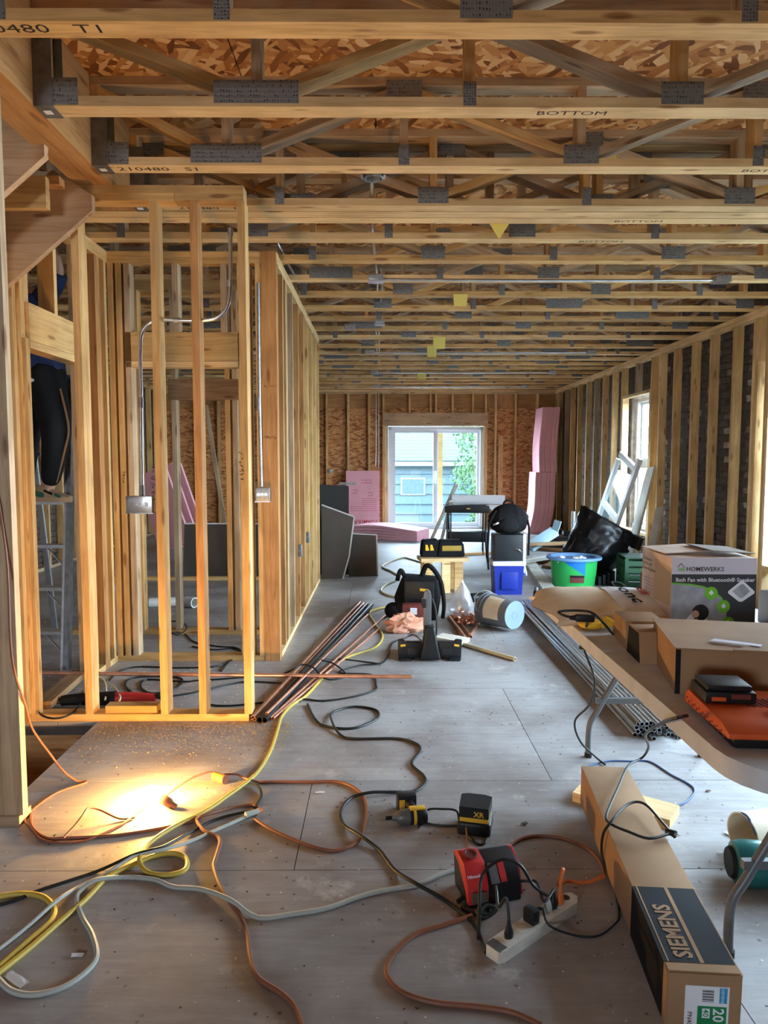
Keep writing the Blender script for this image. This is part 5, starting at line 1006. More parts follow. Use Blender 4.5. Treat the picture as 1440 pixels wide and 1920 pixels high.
for s_, z, sz in (('FOAMULAR', .22, .10),): text('lettering', s_, sz, 'ink_red', fo, basis((.29, -.001, z), (-1, 0, 0), (0, 0, -1)), .01, xs=1.0)
for i in range(7): bm = B(); bx(bm, (-.02 if i > 2 else -.25, -.0015, .40+i*.04), (.27, -.0008, .406+i*.04)); obj('print_line', bm, 'ink_red', fo)
for i, (x_, z_) in enumerate(((-.02, .95), (.08, .95), (-.2, .75), (.1, .7))): bm = B(); bx(bm, (x_, -.0015, z_), (x_+.09, -.0008, z_+.008)); bx(bm, (x_, -.0015, z_+.06), (x_+.09, -.0008, z_+.068)); bx(bm, (x_+.085, -.0015, z_), (x_+.09, -.0008, z_+.068)); tag(obj('print_mark', bm, 'ink_red', fo), kind='stuff')
for k in range(5):   # flat pile
    bm = B(); n_ = 8; L = 1.25; vs = []
    for i in range(n_+1):
        x = -L/2+L*i/n_; z = k*.042+.02+.035*math.sin(i/n_*math.pi*1.2+.3)*(k/5+.3); vs.append([bm.verts.new((x, sy*.30, z+sz*.02)) for sy, sz in ((-1, -1), (1, -1), (1, 1), (-1, 1))])
    for i in range(n_):
        for q in range(4): bm.faces.new((vs[i][q], vs[i+1][q], vs[i+1][(q+1) % 4], vs[i][(q+1) % 4]))
    bm.faces.new(vs[0]); bm.faces.new(vs[-1][::-1]); zz = min(v.co.z for v in bm.verts)
    if k == 0:
        for v in bm.verts: v.co.z = max(v.co.z, .002)
    o = obj('foam_board', bm, 'foam_pink', None, mw=Matrix.Translation((.18, 12.35, 0)) @ Matrix.Rotation(R(-24), 4, 'Z')); tag(o, 'pink foam board in the flat pile on the floor before the sliding door' if k else 'lowest pink foam board, flat on the floor under the pile', 'insulation', 'pink foam boards in the flat pile')
# left rear: leaning foam, drywall, carton
for k in range(3):
    a = P(318+k*10, 1020, Y=10.8+k*.12); a.z = .03; tag(board('foam_board', (a.x+.1+.05*k, 10.8+.1*k, .04), (a.x-.42+.05*k, 11.3+.1*k, 1.20), .55, .05, 'foam_pink' if k else 'foam_pink', None, (1, -.25, .4)), ('front', 'middle', 'rear')[k]+' pink foam board tilted against the rear-room framing', 'insulation', 'pink foam boards in the rear room')
tag(board('leaning_strip', Vector((P(432, 985, Y=9.3).x, 9.3, .02)), P(386, 760, Y=9.9), .05, .03, 'pine_grey', None, (1, 0, 0)), 'slim grey stick leaning behind the partition studs', 'lumber')
DW = 'wallboard sheets standing on the floor'
dp = tag(thing('wallboard', loc=(-1.83, 8.28, 0)), 'wide low dark wallboard with a white top edge behind the partition studs', 'wallboard', group=DW); bm = B(); bx(bm, (-.50, 0, 0), (.52, .013, .62)); obj('sheet', bm, 'drywall_paper', dp, mw=Matrix.Rotation(R(-9), 4, 'X')); bm = B(); bx(bm, (-.50, -.001, .62), (.52, .014, .635)); obj('gypsum_edge', bm, 'white_paper', dp, mw=Matrix.Rotation(R(-9), 4, 'X'))
# sheets at the end of the hall partition
def poly_sheet(nm, label, pts, Yb, lean_, mat, edge='drywall_edge', t=.014):
    o = tag(thing(nm, label, 'wallboard', (pts[0][0], Yb, 0), group=DW)); x0 = pts[0][0]
    bm = B(); prism(bm, [(x-x0, z) for x, z in pts], 0, t, Matrix(((1, 0, 0, 0), (0, 0, 1, 0), (0, 1, 0, 0), (0, 0, 0, 1)))); bmesh.ops.recalc_face_normals(bm, faces=bm.faces[:]); ob = obj('sheet', bm, mat, o, mw=Matrix.Rotation(R(-lean_), 4, 'X'))
    n = len(pts)
    for i in range(1, n-1):
        a = Vector((pts[i][0]-x0, t/2, pts[i][1])); b_ = Vector((pts[i+1][0]-x0, t/2, pts[i+1][1])); bm = B(); m, L = frame_m(a, b_); bmesh.ops.create_cube(bm, size=1, matrix=m @ Matrix.Diagonal((t*1.1, t*1.1, L, 1))); obj('taped_edge', bm, edge, o, mw=Matrix.Rotation(R(-lean_), 4, 'X'))
    return o
px_ = lambda px, Y: P(px, 900, Y=Y).x
poly_sheet('wallboard', 'dark brown broken sheet leaning at the end of the hall partition', [(px_(598, 7.85), 0), (px_(640, 7.85), .0), (px_(652, 7.85), .26), (px_(662, 7.85), .72), (px_(598, 7.85), .86)], 8.12, 5, 'drywall_paper')
poly_sheet('wallboard', 'smaller brown sheet standing behind the broken one', [(px_(652, 8.18), 0), (px_(708, 8.18), .0), (px_(706, 8.18), .49), (px_(650, 8.18), .51)], 8.30, 6, 'drywall_paper')
poly_sheet('fibreboard_sheet', 'black panel behind the broken brown sheet', [(px_(596, 8.4), 0), (px_(652, 8.4), 0), (px_(652, 8.4), 1.06), (px_(596, 8.4), 1.08)], 8.42, 4, 'dark_board', 'dark_board')
tag(board('metal_strip', (px_(636, 8.48), 8.50, 1.094), (px_(668, 8.48), 8.49, 1.094), .03, .03, 'steel_dull', None, (0, 1, 0)), 'short grey metal strip poking out over the black panel', 'trim strip')
# back wall leftovers
tag(board('leaning_stud', (bxs(938), YB-.06, .02), (bxs(938), YB-.03, 1.84), .089, .038, 'pine', None, (1, 0, 0)), 'short loose stud leaning on the sheathing right of the sliding door', 'lumber')
# white plastic drain fittings on the rear-room floor
for (x0, y0, x1, y1, r, lb) in ((280, 1130, 345, 1128, .045, 'white plastic drain pipe lying on the rear-room floor'), (350, 1128, 365, 1130, .05, 'short white plastic drain elbow beside the drain pipe')):
    pipe('drain_pipe', P(x0, y0, Z=r), P(x1, y1, Z=r), r, 'pvc_white', lb)
# ================================================================ red saw on the sole plate
rw_ = P(215, 1318, Z=.05); rsw = tag(thing('reciprocating_saw', loc=(rw_.x, 3.86, .0), rot=R(4)), 'red and black reciprocating saw lying behind the front partition plate', 'power tool')
bm = B(); tube(bm, [(-.02, 0, .05), (.05, 0, .052), (.12, 0, .05), (.20, -.005, .045)], lambda t: .035-.010*t, 12); obj('red_body', bm, 'red_plastic', rsw, True); bm = B(); tube(bm, [(-.02, 0, .05), (-.12, 0, .05), (-.25, .01, .045), (-.32, .01, .04)], lambda t: .042-.014*t, 12); obj('gear_housing', bm, 'black_rubber', rsw, True); bm = B(); tube(bm, [(.17, -.01, .045), (.21, -.01, .06), (.24, -.01, .045)], .014); obj('rear_grip', bm, 'black_plastic', rsw, True); bm = B(); box(bm, (-.40, .01, .03), (.16, .002, .018)); obj('saw_blade', bm, 'steel_dull', rsw)
tag(board('wood_offcut', P(80, 1322, Z=.06), P(150, 1262, Z=.03), .09, .038, 'fir_dark', None, (1, 0, 0)), 'dark timber offcut lying slantwise beside the red saw', 'lumber')
# ================================================================ teal motor tool at the right
tt = tag(thing('power_tool', loc=(1.30, 2.17, .0), rot=R(-8)), 'teal motor tool with a dark end cap lying on the floor past the carton', 'power tool')
mR = Matrix.Translation((0, 0, .075)) @ Matrix.Rotation(R(90), 4, 'Y')
bm = B(); lathe(bm, [(.0, -.168), (.045, -.168), (.05, -.16), (.05, -.15)], 26, mR); obj('end_cap', bm, 'black_rubber', tt, True); bm = B(); lathe(bm, [(.052, -.155), (.066, -.15), (.072, -.12), (.072, -.03), (.066, -.02), (.066, .10), (0, .10)], 30, mR); obj('motor_housing', bm, 'teal_metal', tt, True)
for k in range(3): a = .6+k*1.1; bm = B(); cyl(bm, (-.06, -.066*math.cos(a), .075+.066*math.sin(a)), (.08, -.066*math.cos(a), .075+.066*math.sin(a)), .009, 10); obj('tie_bolt', bm, 'alu', tt, True)
bm = B(); lathe(bm, [(.06, .1), (.074, .11), (.074, .2), (.05, .24), (0, .24)], 24, mR); obj('gear_head', bm, 'alu', tt, True); bm = B(); bx(bm, (-.05, -.06, 0), (.2, .06, .02)); obj('base_foot', bm, 'hanger_steel', tt, bevel=.004)
o = tag(thing('tool_sleeve', loc=(1.42, 2.40, 0), rot=R(15)), 'tan cloth sleeve with an open mouth beside the teal tool', 'bag'); bm = B(); lathe(bm, [(.05, 0), (.07, .05), (.075, .18), (.07, .18), (.06, .05), (.03, .01)], 24, Matrix.Translation((0, 0, .075)) @ Matrix.Rotation(R(-90), 4, 'Y') @ Matrix.Translation((0, 0, -.02))); obj('sleeve', bm, 'kraft_bag', o, True); bm = B(); tube(bm, [(-.15, -.05, .1), (-.16, -.02, .15), (-.15, .03, .14)], .004); obj('drawstring', bm, 'cord_blue', o, True)
for (px, py, w_, h_, mt, lb, rz) in ((1380, 1566, .06, .05, 'paper_green', 'pale green paper scrap on the floor by the teal tool', .3), (1350, 1600, .018, .012, 'white_paper', 'tiny white paper chip on the floor by the teal tool', .2), (145, 1793, .03, .012, 'white_paper', 'white paper scrap beside the grey cord loop', .1), (30, 1838, .07, .025, 'white_paper', 'crumpled white paper flake at the grey cord loop', -.5), (600, 1487, .035, .012, 'white_paper', 'small pale scrap inside the brown cord loop', .2), (1328, 1484, .018, .012, 'dark_red', 'reddish chip on the bright floor under the table', .4), (984, 1545, .022, .016, 'debris_dark', 'dark chip on the floor beside the black charger', .7)):
    c = P(px, py, Z=0); bm = B(); box(bm, (0, 0, .003), (w_, h_, .001), (.06, .05, 0)); bmesh.ops.subdivide_edges(bm, edges=bm.edges[:], cuts=1)
    for v in bm.verts: v.co += Vector((rg.uniform(-.1, .1)*w_, rg.uniform(-.1, .1)*h_, rg.uniform(-.001, .002)))
    tag(obj('floor_scrap', bm, mt, None, mw=Matrix.Translation((c.x, c.y, 0)) @ Matrix.Rotation(rz, 4, 'Z')), lb, 'scrap')
# ================================================================ LADDER AND PERSON
ld = tag(thing('step_ladder', loc=(-2.25, 4.6, 0)), 'aluminium step ladder standing in the stair doorway', 'ladder')
Lf, Lt = Vector((-2.065, 4.57, 0)), Vector((-2.14, 4.98, 1.95)); Wd = Vector((-.46, 0, 0)); Tw = Vector((-.36, 0, 0))
for s_, nm in ((0, 'rail'), (1, 'rail')):
    a = Lf+Wd*s_; b_ = Lt+(Tw+Vector((-.0, 0, 0)))*s_; board(nm, a, b_, .075, .025, 'hanger_steel' if not s_ else 'alu', ld, (0, 1, 0)); board('rail_edge', a+Vector((-.015, -.03, 0)), b_+Vector((-.015, -.03, 0)), .03, .006, 'alu', ld, (1, 0, 0))
zs = [P(100, y_, Y=4.62+i*.07).z for i, y_ in enumerate((1185, 1103, 1023, 942))]+[1.42, 1.70]
for i, z in enumerate(zs):
    t = z/1.95; a = Lf.lerp(Lt, t); b_ = (Lf+Wd).lerp(Lt+Tw, t); board('tread', a+Vector((-.02, .01, 0)), b_+Vector((.02, .01, 0)), .085, .022, 'alu', ld, (0, 1, 0))
    if i < 3:
        for q, sg in ((a, -1), (b_, 1)): board('tread_brace', q+Vector((sg*.02, .0, -.16)), q+Vector((sg*.15, .0, -.01)), .018, .006, 'steel_dull', ld, (0, 1, 0))
board('tread', Lt+Vector((.02, .02, 0)), Lt+Tw+Vector((-.02, .02, 0)), .12, .03, 'alu', ld, (0, 1, 0))
for s_ in (0, 1): board('rear_leg', Vector((-2.02, 5.42, 0))+Wd*1.1*s_, Lt+Tw*s_+Vector((0, .05, -.02)), .04, .02, 'alu', ld, (1, 0, 0))
def skin(name, V, E_, rad, mat, parent, sub=2):
    me = bpy.data.meshes.new(name); me.from_pydata(V, E_, []); o = bpy.data.objects.new(name, me); COL.objects.link(o)
    o.modifiers.new('s', 'SKIN'); sv = me.skin_vertices[0].data
    for i, r in enumerate(rad): sv[i].radius = r if isinstance(r, tuple) else (r, r)
    sv[0].use_root = True; o.modifiers['s'].use_smooth_shade = True
    m2 = o.modifiers.new('d', 'SUBSURF'); m2.levels = sub; m2.render_levels = sub
    dg = bpy.context.evaluated_depsgraph_get(); nm = bpy.data.meshes.new_from_object(o.evaluated_get(dg)); bpy.data.objects.remove(o); bpy.data.meshes.remove(me)
    nm.materials.clear(); nm.materials.append(M[mat]); nm.shade_smooth(); return link(name, nm, None, parent)
fy = 4.72; fz = zs[3]+.012        # standing height: the fourth tread
fr = P(96, 925, Y=fy)            # front foot
bx_ = fr.x
pe = tag(thing('person', loc=(bx_, fy, fz)), 'person in navy top and black track trousers standing on the step ladder', 'person')
# one body, local coords: x right, y depth, z up from the tread; right leg bent forward at the knee
hip = .84
V = [(-.08, .04, hip), (-.11, .05, hip+.16), (-.15, .06, hip+.34), (-.18, .06, hip+.50), (-.19, .05, hip+.58), (-.19, .03, hip+.70), (-.19, .02, hip+.79),
     (.0, .0, hip-.06), (.10, -.10, .46), (.0, -.02, .12), (-.005, -.02, .03),
     (-.16, .07, hip-.06), (-.18, .05, .44), (-.23, .10, .12), (-.23, .09, .03),
     (-.02, .05, hip+.50), (.10, .0, hip+.66), (.08, -.08, hip+.86), (-.35, .06, hip+.50), (-.43, .02, hip+.66), (-.36, -.06, hip+.88)]
E_ = [(0, 1), (1, 2), (2, 3), (3, 4), (4, 5), (5, 6), (0, 7), (7, 8), (8, 9), (9, 10), (0, 11), (11, 12), (12, 13), (13, 14), (3, 15), (15, 16), (16, 17), (3, 18), (18, 19), (19, 20)]
rad = [.115, .10, .11, .10, .055, .085, .075, .085, .06, .04, .036, .085, .06, .04, .036, .06, .045, .034, .06, .045, .034]
skin('body', V, E_, rad, 'skin', pe)
hc = Vector((-.19, .02, hip+.77)); bm = B(); ball(bm, hc+Vector((0, .02, .02)), .1, (.95, 1.05, 1.05)); obj('hair', bm, 'hair_dark', pe, True)
for k_, (hx, hy, hz) in enumerate(((.08, -.08, hip+.90), (-.36, -.06, hip+.92))):
    Vh = [(hx, hy, hz-.03), (hx, hy-.005, hz+.02)]; Eh = [(0, 1)]; rh = [.026, .03]
    for f in range(4):
        b0 = len(Vh); ox = (-.027+f*.018); Lf_ = (.06, .072, .066, .05)[f]
        Vh += [(hx+ox, hy-.01, hz+.05), (hx+ox*1.1, hy-.03, hz+.05+Lf_*.5), (hx+ox*1.1, hy-.055, hz+.05+Lf_*.6)]; Eh += [(1, b0), (b0, b0+1), (b0+1, b0+2)]; rh += [.009, .0085, .007]
    b0 = len(Vh); sg = 1 if k_ else -1; Vh += [(hx+sg*.04, hy-.015, hz+.02), (hx+sg*.045, hy-.04, hz+.045)]; Eh += [(1, b0), (b0, b0+1)]; rh += [.011, .008]
    skin('hand', Vh, Eh, rh, 'skin', pe, 1)
def loft(bm, rows_, n=24):   # rows: centre x, y, z, rx, ry
    rs = [[bm.verts.new((cx+rx*math.cos(6.28318*k/n), cy+ry*math.sin(6.28318*k/n)+.006*math.sin(k*3+cz*40), cz)) for k in range(n)] for cx, cy, cz, rx, ry in rows_]
    for i in range(len(rs)-1):
        for k in range(n): bm.faces.new((rs[i][k], rs[i][(k+1) % n], rs[i+1][(k+1) % n], rs[i+1][k]))
    bm.faces.new(rs[0][::-1]); bm.faces.new(rs[-1])
skin('trousers', [(-.08, .04, hip), (.0, .0, hip-.08), (.10, -.10, .46), (.0, -.02, .10), (-.16, .07, hip-.08), (-.18, .05, .44), (-.23, .10, .10), (-.09, .045, hip+.12)], [(0, 1), (1, 2), (2, 3), (0, 4), (4, 5), (5, 6), (0, 7)], [.16, .13, .10, .06, .13, .095, .06, .15], 'trousers', pe)
bm = B(); loft(bm, [(-.085, .045, hip+.0, .185, .165), (-.095, .045, hip+.08, .185, .165), (-.11, .05, hip+.18, .17, .15), (-.15, .06, hip+.36, .19, .145), (-.18, .06, hip+.50, .17, .12), (-.19, .055, hip+.565, .08, .075)]); obj('shirt', bm, 'denim_blue', pe, True)
for pts in ([(-.06, .05, hip+.48), (.03, .03, hip+.56), (.10, .0, hip+.66)], [(-.30, .06, hip+.48), (-.39, .04, hip+.56), (-.43, .02, hip+.66)]): bm = B(); tube(bm, pts, lambda t: .075-.015*t, 12); obj('sleeve', bm, 'denim_blue', pe, True)
def shoe(x, y, a):
    m = Matrix.Translation((x, y, 0)) @ Matrix.Rotation(a, 4, 'Z'); bm = B()
    prof = [(-.10, .034, .03, .085), (-.085, .040, .03, .11), (-.03, .042, .03, .115), (.01, .042, .03, .105), (.05, .044, .03, .08), (.10, .046, .03, .062), (.145, .042, .03, .05), (.175, .026, .03, .04)]
    rs = [[bm.verts.new((xx, wy*math.cos(t)*(1 if z1 < .08 else (.8 if math.sin(t) > .5 else 1)), z0+(z1-z0)*max(0, math.sin(t)))) for t in [math.pi*k/10 for k in range(11)]] for xx, wy, z0, z1 in prof]
    for i in range(len(rs)-1):
        for k in range(10): bm.faces.new((rs[i][k], rs[i][k+1], rs[i+1][k+1], rs[i+1][k]))
        bm.faces.new((rs[i][10], rs[i][0], rs[i+1][0], rs[i+1][10]))
    bm.faces.new(rs[0]); bm.faces.new(rs[-1][::-1]); bmesh.ops.recalc_face_normals(bm, faces=bm.faces[:])
    sh = obj('shoe', bm, 'shoe_tan', pe, True, mw=m)
    bm = B(); prism(bm, [(-.11, -.03), (-.09, -.045), (.10, -.05), (.16, -.036), (.186, -.005), (.16, .034), (.10, .048), (-.09, .042), (-.11, .03)], .001, .032); obj('shoe_sole', bm, 'shoe_tan', sh, bevel=.006)
    bm = B(); box(bm, (-.045, -.042, .05), (.08, .008, .035), (.15, .25, 0)); obj('shoe_panel', bm, 'shoe_green', sh, bevel=.004); bm = B(); box(bm, (.03, -.041, .065), (.07, .008, .014), (.3, .35, 0)); obj('shoe_mark', bm, 'print_black', sh, bevel=.003)
    bm = B(); box(bm, (.11, -.047, .045), (.05, .008, .02), (.2, .25, 0)); obj('shoe_panel', bm, 'shoe_green', sh, bevel=.004)
shoe(-.005, -.02, R(-18)); shoe(-.23, .09, R(-12))
bm = B(); tube(bm, [(.115, -.07, hip-.10), (.17, -.12, .58), (.19, -.135, .47), (.16, -.115, .37), (.06, -.05, .13)], .007, 6); obj('trouser_stripe', bm, 'cardboard', pe, True)
bm = B(); lathe(bm, [(.022, 0), (.026, 0), (.026, .002), (.022, .002), (.022, 0)], 20, Matrix.Translation((-.05, -.128, hip-.05)) @ Matrix.Rotation(R(90), 4, 'X') @ Matrix.Diagonal((1, .5, 1, 1))); obj('trouser_mark', bm, 'print_white', pe, True)

# ================================================================ ELECTRICAL: boxes and conduit
def jbox(name, label, c, sx, sy, sz, rz=0, round_=False, mat='steel_dull', extra=None):
    t = tag(thing(name, label, 'junction box', tuple(c), rz))
    bm = B()
    if round_:
        lathe(bm, [(.0, .038), (.048, .038), (.05, .034), (.05, .0), (.046, 0), (.046, .034), (0, .034)], 8); obj('box_shell', bm, mat, t); bm = B(); bx(bm, (-.06, -.03, .01), (-.05, .03, .045)); bx(bm, (.05, -.03, .01), (.06, .03, .045)); obj('bracket', bm, 'alu', t)
    else:
        bx(bm, (-sx/2, -sy/2, -sz/2), (sx/2, sy/2, sz/2)); obj('box_shell', bm, mat, t, bevel=.003)
        for q in (-.28, .28, 0):
            if sx > .08 or q == 0: bm = B(); lathe(bm, [(.011, 0), (.0125, .001), (.0125, .0018), (.010, .0018), (.009, .0005), (0, .0005)], 16, Matrix.Translation((sx*q, -sy/2, 0)) @ Matrix.Rotation(R(90), 4, 'X')); obj('knockout', bm, 'alu', t, True)
        bm = B(); bx(bm, (-sx/2-.004, -sy/2-.002, -sz/2-.006), (sx/2+.004, sy/2, -sz/2)); obj('lower_lip', bm, 'alu', t)
    return t
def conduit(label, pts, r=.010, mat='steel', sub=5, couple=()):
    t = tag(thing('conduit', label, 'conduit', tuple(pts[0]))); inv = PM[t.name].inverted()
    bm = B(); tube(bm, [inv @ Vector(p) for p in pts], r, 10, sub); obj('tube', bm, mat, t, True)
    for (a, b_) in couple: bm = B(); cyl(bm, inv @ Vector(a), inv @ Vector(b_), r*1.35, 10); obj('coupling', bm, 'steel_dull', t, True)
    return t
q_ = lambda px, py, Y: P(px, py, Y=Y)
Yc = 3.70
conduit('bent steel conduit running through the front partition studs down to a box', [q_(432, 428, Yc), q_(432, 480, Yc), q_(431, 540, Yc), q_(426, 575, Yc), q_(408, 595, Yc), q_(380, 601, Yc), q_(340, 601, Yc), q_(300, 600, Yc), q_(280, 607, Yc), q_(266, 625, Yc), q_(263, 660, Yc), q_(264, 740, Yc), q_(265, 830, Yc), q_(266, 930, Yc)], .0105, couple=((q_(432, 428, Yc), q_(432, 442, Yc)), (q_(431, 525, Yc), q_(431, 538, Yc)), (q_(325, 601, Yc), q_(338, 601, Yc)), (q_(264, 745, Yc), q_(264, 765, Yc)), (q_(266, 910, Yc), q_(266, 930, Yc))))
jbox('electrical_box', 'wide galvanised box with round knockouts on the front partition stud', q_(264, 945, 3.66), .135, .06, .085, 0, False, 'steel')
conduit('straight dark conduit beside the corner post down to a square box', [q_(484, 530, 4.74), q_(485, 640, 4.74), q_(487, 780, 4.74), q_(490, 912, 4.74)], .011, 'steel_dull', couple=((q_(485, 745, 4.74), q_(486, 770, 4.74)),))
jbox('electrical_box', 'square galvanised box beside the orange corner post', q_(493, 927, 4.72), .09, .055, .09, 0, False, 'steel_dull')
for (py, x0, x1, Yv, lb) in ((523, 705, 1352, 5.42, 'long thick ceiling conduit'), (661, 694, 1108, 8.95, 'ceiling conduit third from the back wall'), (698, 702, 1035, 11.1, 'ceiling conduit second from the back wall'), (725, 705, 985, 13.05, 'ceiling conduit next to the back wall')):
    a, b_ = P(x0, py, Y=Yv), P(x1, py-1, Y=Yv); a.z = b_.z = min(a.z, CH-.016); conduit(lb, [a, (a+b_)/2+Vector((0, 0, -.004)), b_], .0105, sub=4)
    for q, sfx in ((a, 'at its left end, over the passage'), (b_, 'towards the brick wall')): jbox('ceiling_box', 'junction box at the '+('passage' if q is a else 'brick wall')+' end of the '+lb, q+Vector((0, 0, .008)), .11, .1, .045)
rbx = P(700, 334, Y=3.545); jbox('ceiling_box', 'open round junction box hung behind the truss stamped 210480', (rbx.x, 3.56, CH+.0), 0, 0, 0, 0, True)
jbox('ceiling_box', 'small box mounted between trusses over the partition corner', P(656, 613, Y=7.3), .11, .1, .05); jbox('ceiling_box', 'small box on the trusses above the passage middle', P(712, 605, Y=7.0), .09, .08, .04)
xcv = rbx.x-.008
conduit('long conduit running into the depth through the truss webs', [(xcv, 3.62, CH+.04), (xcv-.01, 4.3, CH+.07), (xcv+.0, 5.0, CH+.08), (xcv+.02, 6.0, CH+.09), (xcv+.0, 7.5, CH+.09), (xcv, 9.5, CH+.08)], .0105)
conduit('second conduit running into the depth beside the long one', [(xcv+.05, 5.4, CH+.05), (xcv+.06, 6.0, CH+.07), (xcv+.03, 7.5, CH+.08), (xcv+.04, 11, CH+.08)], .0105)
conduit('slanting conduit stub between trusses above the partition', [P(520, 455, Z=CH+.10), P(532, 480, Z=CH+.06), P(560, 530, Z=CH+.1)], .0105)
conduit('short slanting conduit in the bay past the stamped truss', [P(470, 338, Z=CH+.16), P(487, 368, Z=CH+.1)], .0105)
conduit('pair of wall conduits on the back wall left of the sliding door', [(bxs(705), YB+.04, ZT), (bxs(705), YB+.04, 1.6), (bxs(704), YB+.04, 1.25)], .010); conduit('thin back wall conduit next to the header', [(bxs(710), YB+.05, ZT), (bxs(710), YB+.05, 1.22)], .008)
jbox('electrical_box', 'small box on the back wall studs above the black panel', (bxs(620), YB-.03, 1.16), .08, .05, .07)
for i_, (px, py) in enumerate(((608, 1075), (579, 1066))): pass
# stapled boxes along the hall partition
for yy, z in ((5.9, .62), (6.55, .66)): jbox('electrical_box', 'grey box low on the hall partition, '+('next to the corner post side' if yy < 6 else 'farther from the corner post'), (XP+.012, yy, z), .03, .06, .09, R(0))
# yellow tags
def note(c, w_, h_, rx, rz, lb, tri=False):
    bm = B(); vs = [(-w_/2, 0, 0), (w_/2, 0, 0), (0, 0, -h_)] if tri else [(-w_/2, 0, 0), (w_/2, 0, 0), (w_/2*.9, -.01, -h_), (-w_/2*.9, -.012, -h_)]
    prism(bm, [(v[0], v[2]) for v in vs], -.0008, .0008, Matrix(((1, 0, 0, 0), (0, 0, 1, 0), (0, 1, 0, 0), (0, 0, 0, 1)))); bmesh.ops.recalc_face_normals(bm, faces=bm.faces[:])
    tag(obj('paper_tag', bm, 'sticky_yellow', None, mw=Matrix.Translation(c) @ Euler((rx, 0, rz)).to_matrix().to_4x4()), lb, 'tag')
def hang(px, Yf): return Vector((P(px, 600, Y=Yf).x, Yf, CH+.012))
note(hang(934, 4.2095), .13, .10, 0, 0, 'pointed yellow tag hanging from the tripled trusses', True); note(hang(863, 6.006), .12, .10, 0, .0, 'yellow tag dangling below a truss over the passage, above the backpack'); note(hang(824, 8.086), .14, .13, 0, 0, 'yellow tag hanging beside another one on the far trusses'); note(hang(810, 8.706), .12, .13, 0, 0, 'yellow tag hanging just beyond its neighbour on the far trusses'); note(hang(791, 11.306), .14, .11, 0, 0, 'small yellow tag on the trusses before the sliding door')
note(Vector((P(1146, 238, Y=3.912).x, 3.912, 3.06)), .07, .085, 0, 0, 'yellow printed tag stuck to a truss web')
rgs = random.Random(31)
def scribble(parent, o_, ux, uy, n, sz, r=.0012):      # illegible handwriting / mill stamp
    bm = B(); o_, ux, uy = Vector(o_), Vector(ux).normalized(), Vector(uy).normalized()
    for k in range(n):
        pts = [o_+ux*(k*sz*.8+rgs.uniform(0, .7)*sz)+uy*(rgs.uniform(0, 1)*sz) for _ in range(4)]; tube(bm, pts, r, 4, 3)
    tag(obj('ink_mark', bm, 'ink', parent, world=True), kind='stuff')
for px, py, n in ((461, 900, 7), (296, 940, 9), (240, 905, 4)): scribble(wa if px != 240 else wd_, P(px-3, py, Y=3.638 if px != 240 else 4.758), (0, 0, 1), (-1, 0, 0), n, .026)
for z in (1.86, 1.52): scribble(wn, (XP-.09, 4.755, z), (1, 0, 0), (0, 0, 1), 5, .02)
scribble(wr, (XR-.001, 6.56, .9), (0, 0, 1), (0, 1, 0), 4, .03); scribble(wr, (XR-.001, 7.85, .82), (0, 0, 1), (0, 1, 0), 4, .03)
# ================================================================ CORDS
_cz = [0]
def cord(label, px, r, mat, z=None, nm='extension_cord', sub=6, lift=None):
    """cord lying on the floor, traced through floor points; lift: {index: height}"""
    pts = []
    for i, p in enumerate(px):
        if len(p) == 3: pts.append(Vector(p)) if isinstance(p, Vector) else pts.append(P(p[0], p[1], Z=p[2]))
        else: pts.append(P(p[0], p[1], Z=(z or r)))
    bm = B(); tube(bm, pts, r, 8, sub); return tag(obj(nm, bm, mat, None, True), label, 'cord')
cord('thick yellow extension cord snaking past the lamp with a small loop', [(731, 1136), (694, 1147), (703, 1169), (717, 1192), (703, 1214), (650, 1233), (617, 1258), (594, 1283), (572, 1306), (547, 1322), (528, 1344), (519, 1373), (506, 1410), (477, 1454), (426, 1493), (383, 1522), (325, 1551), (282, 1580), (262, 1609, .018), (274, 1634), (311, 1641), (347, 1631), (348, 1609), (325, 1600), (289, 1605), (253, 1620), (202, 1645), (159, 1688), (108, 1732), (54, 1779), (-10, 1830)], .0085, 'cord_yellow')
cord('yellow cord loop doubling back at the floor edge', [(-15, 1684), (36, 1676), (79, 1681), (101, 1703), (94, 1728), (54, 1764), (-12, 1822)], .0085, 'cord_yellow')
cord('cream hose curving between stool and tool bag', [(800, 1058), (775, 1050), (753, 1046), (717, 1061), (735, 1072), (748, 1083), (725, 1095), (714, 1106), (725, 1115), (745, 1120)], .010, 'cord_cream')
cord('grey cord running from the tied connector past the yellow one', [(473, 1526), (433, 1544), (361, 1576), (307, 1593, .022), (253, 1605, .022), (195, 1641), (148, 1663), (108, 1688, .018), (47, 1742), (-8, 1785)], .0065, 'cord_grey')
cord('pale grey cord with a big loop, ending at the red charger', [(-6, 1832), (22, 1858), (65, 1865), (119, 1851), (162, 1822), (181, 1793), (173, 1753), (155, 1721), (144, 1688), (152, 1670), (181, 1650, .022), (235, 1645), (289, 1649), (325, 1663), (379, 1668), (433, 1688, .018), (482, 1720), (548, 1714), (613, 1703), (675, 1681), (729, 1668), (783, 1659), (823, 1641), (855, 1631), (885, 1634)], .0075, 'cord_grey')
cord('brown cord loop crossing the dark green cord', [(487, 1466), (530, 1466), (584, 1466), (635, 1466), (671, 1482), (687, 1511), (682, 1555), (671, 1578), (635, 1594), (599, 1591), (548, 1573), (505, 1553), (477, 1535)], .0065, 'cord_brown')
cord('brown cord trailing across the dark bottom of the floor', [(365, 1533), (383, 1558), (412, 1573), (404, 1610), (401, 1627), (415, 1667), (444, 1706), (462, 1746), (469, 1797), (484, 1833), (527, 1862), (552, 1887), (568, 1925)], .007, 'cord_brown')
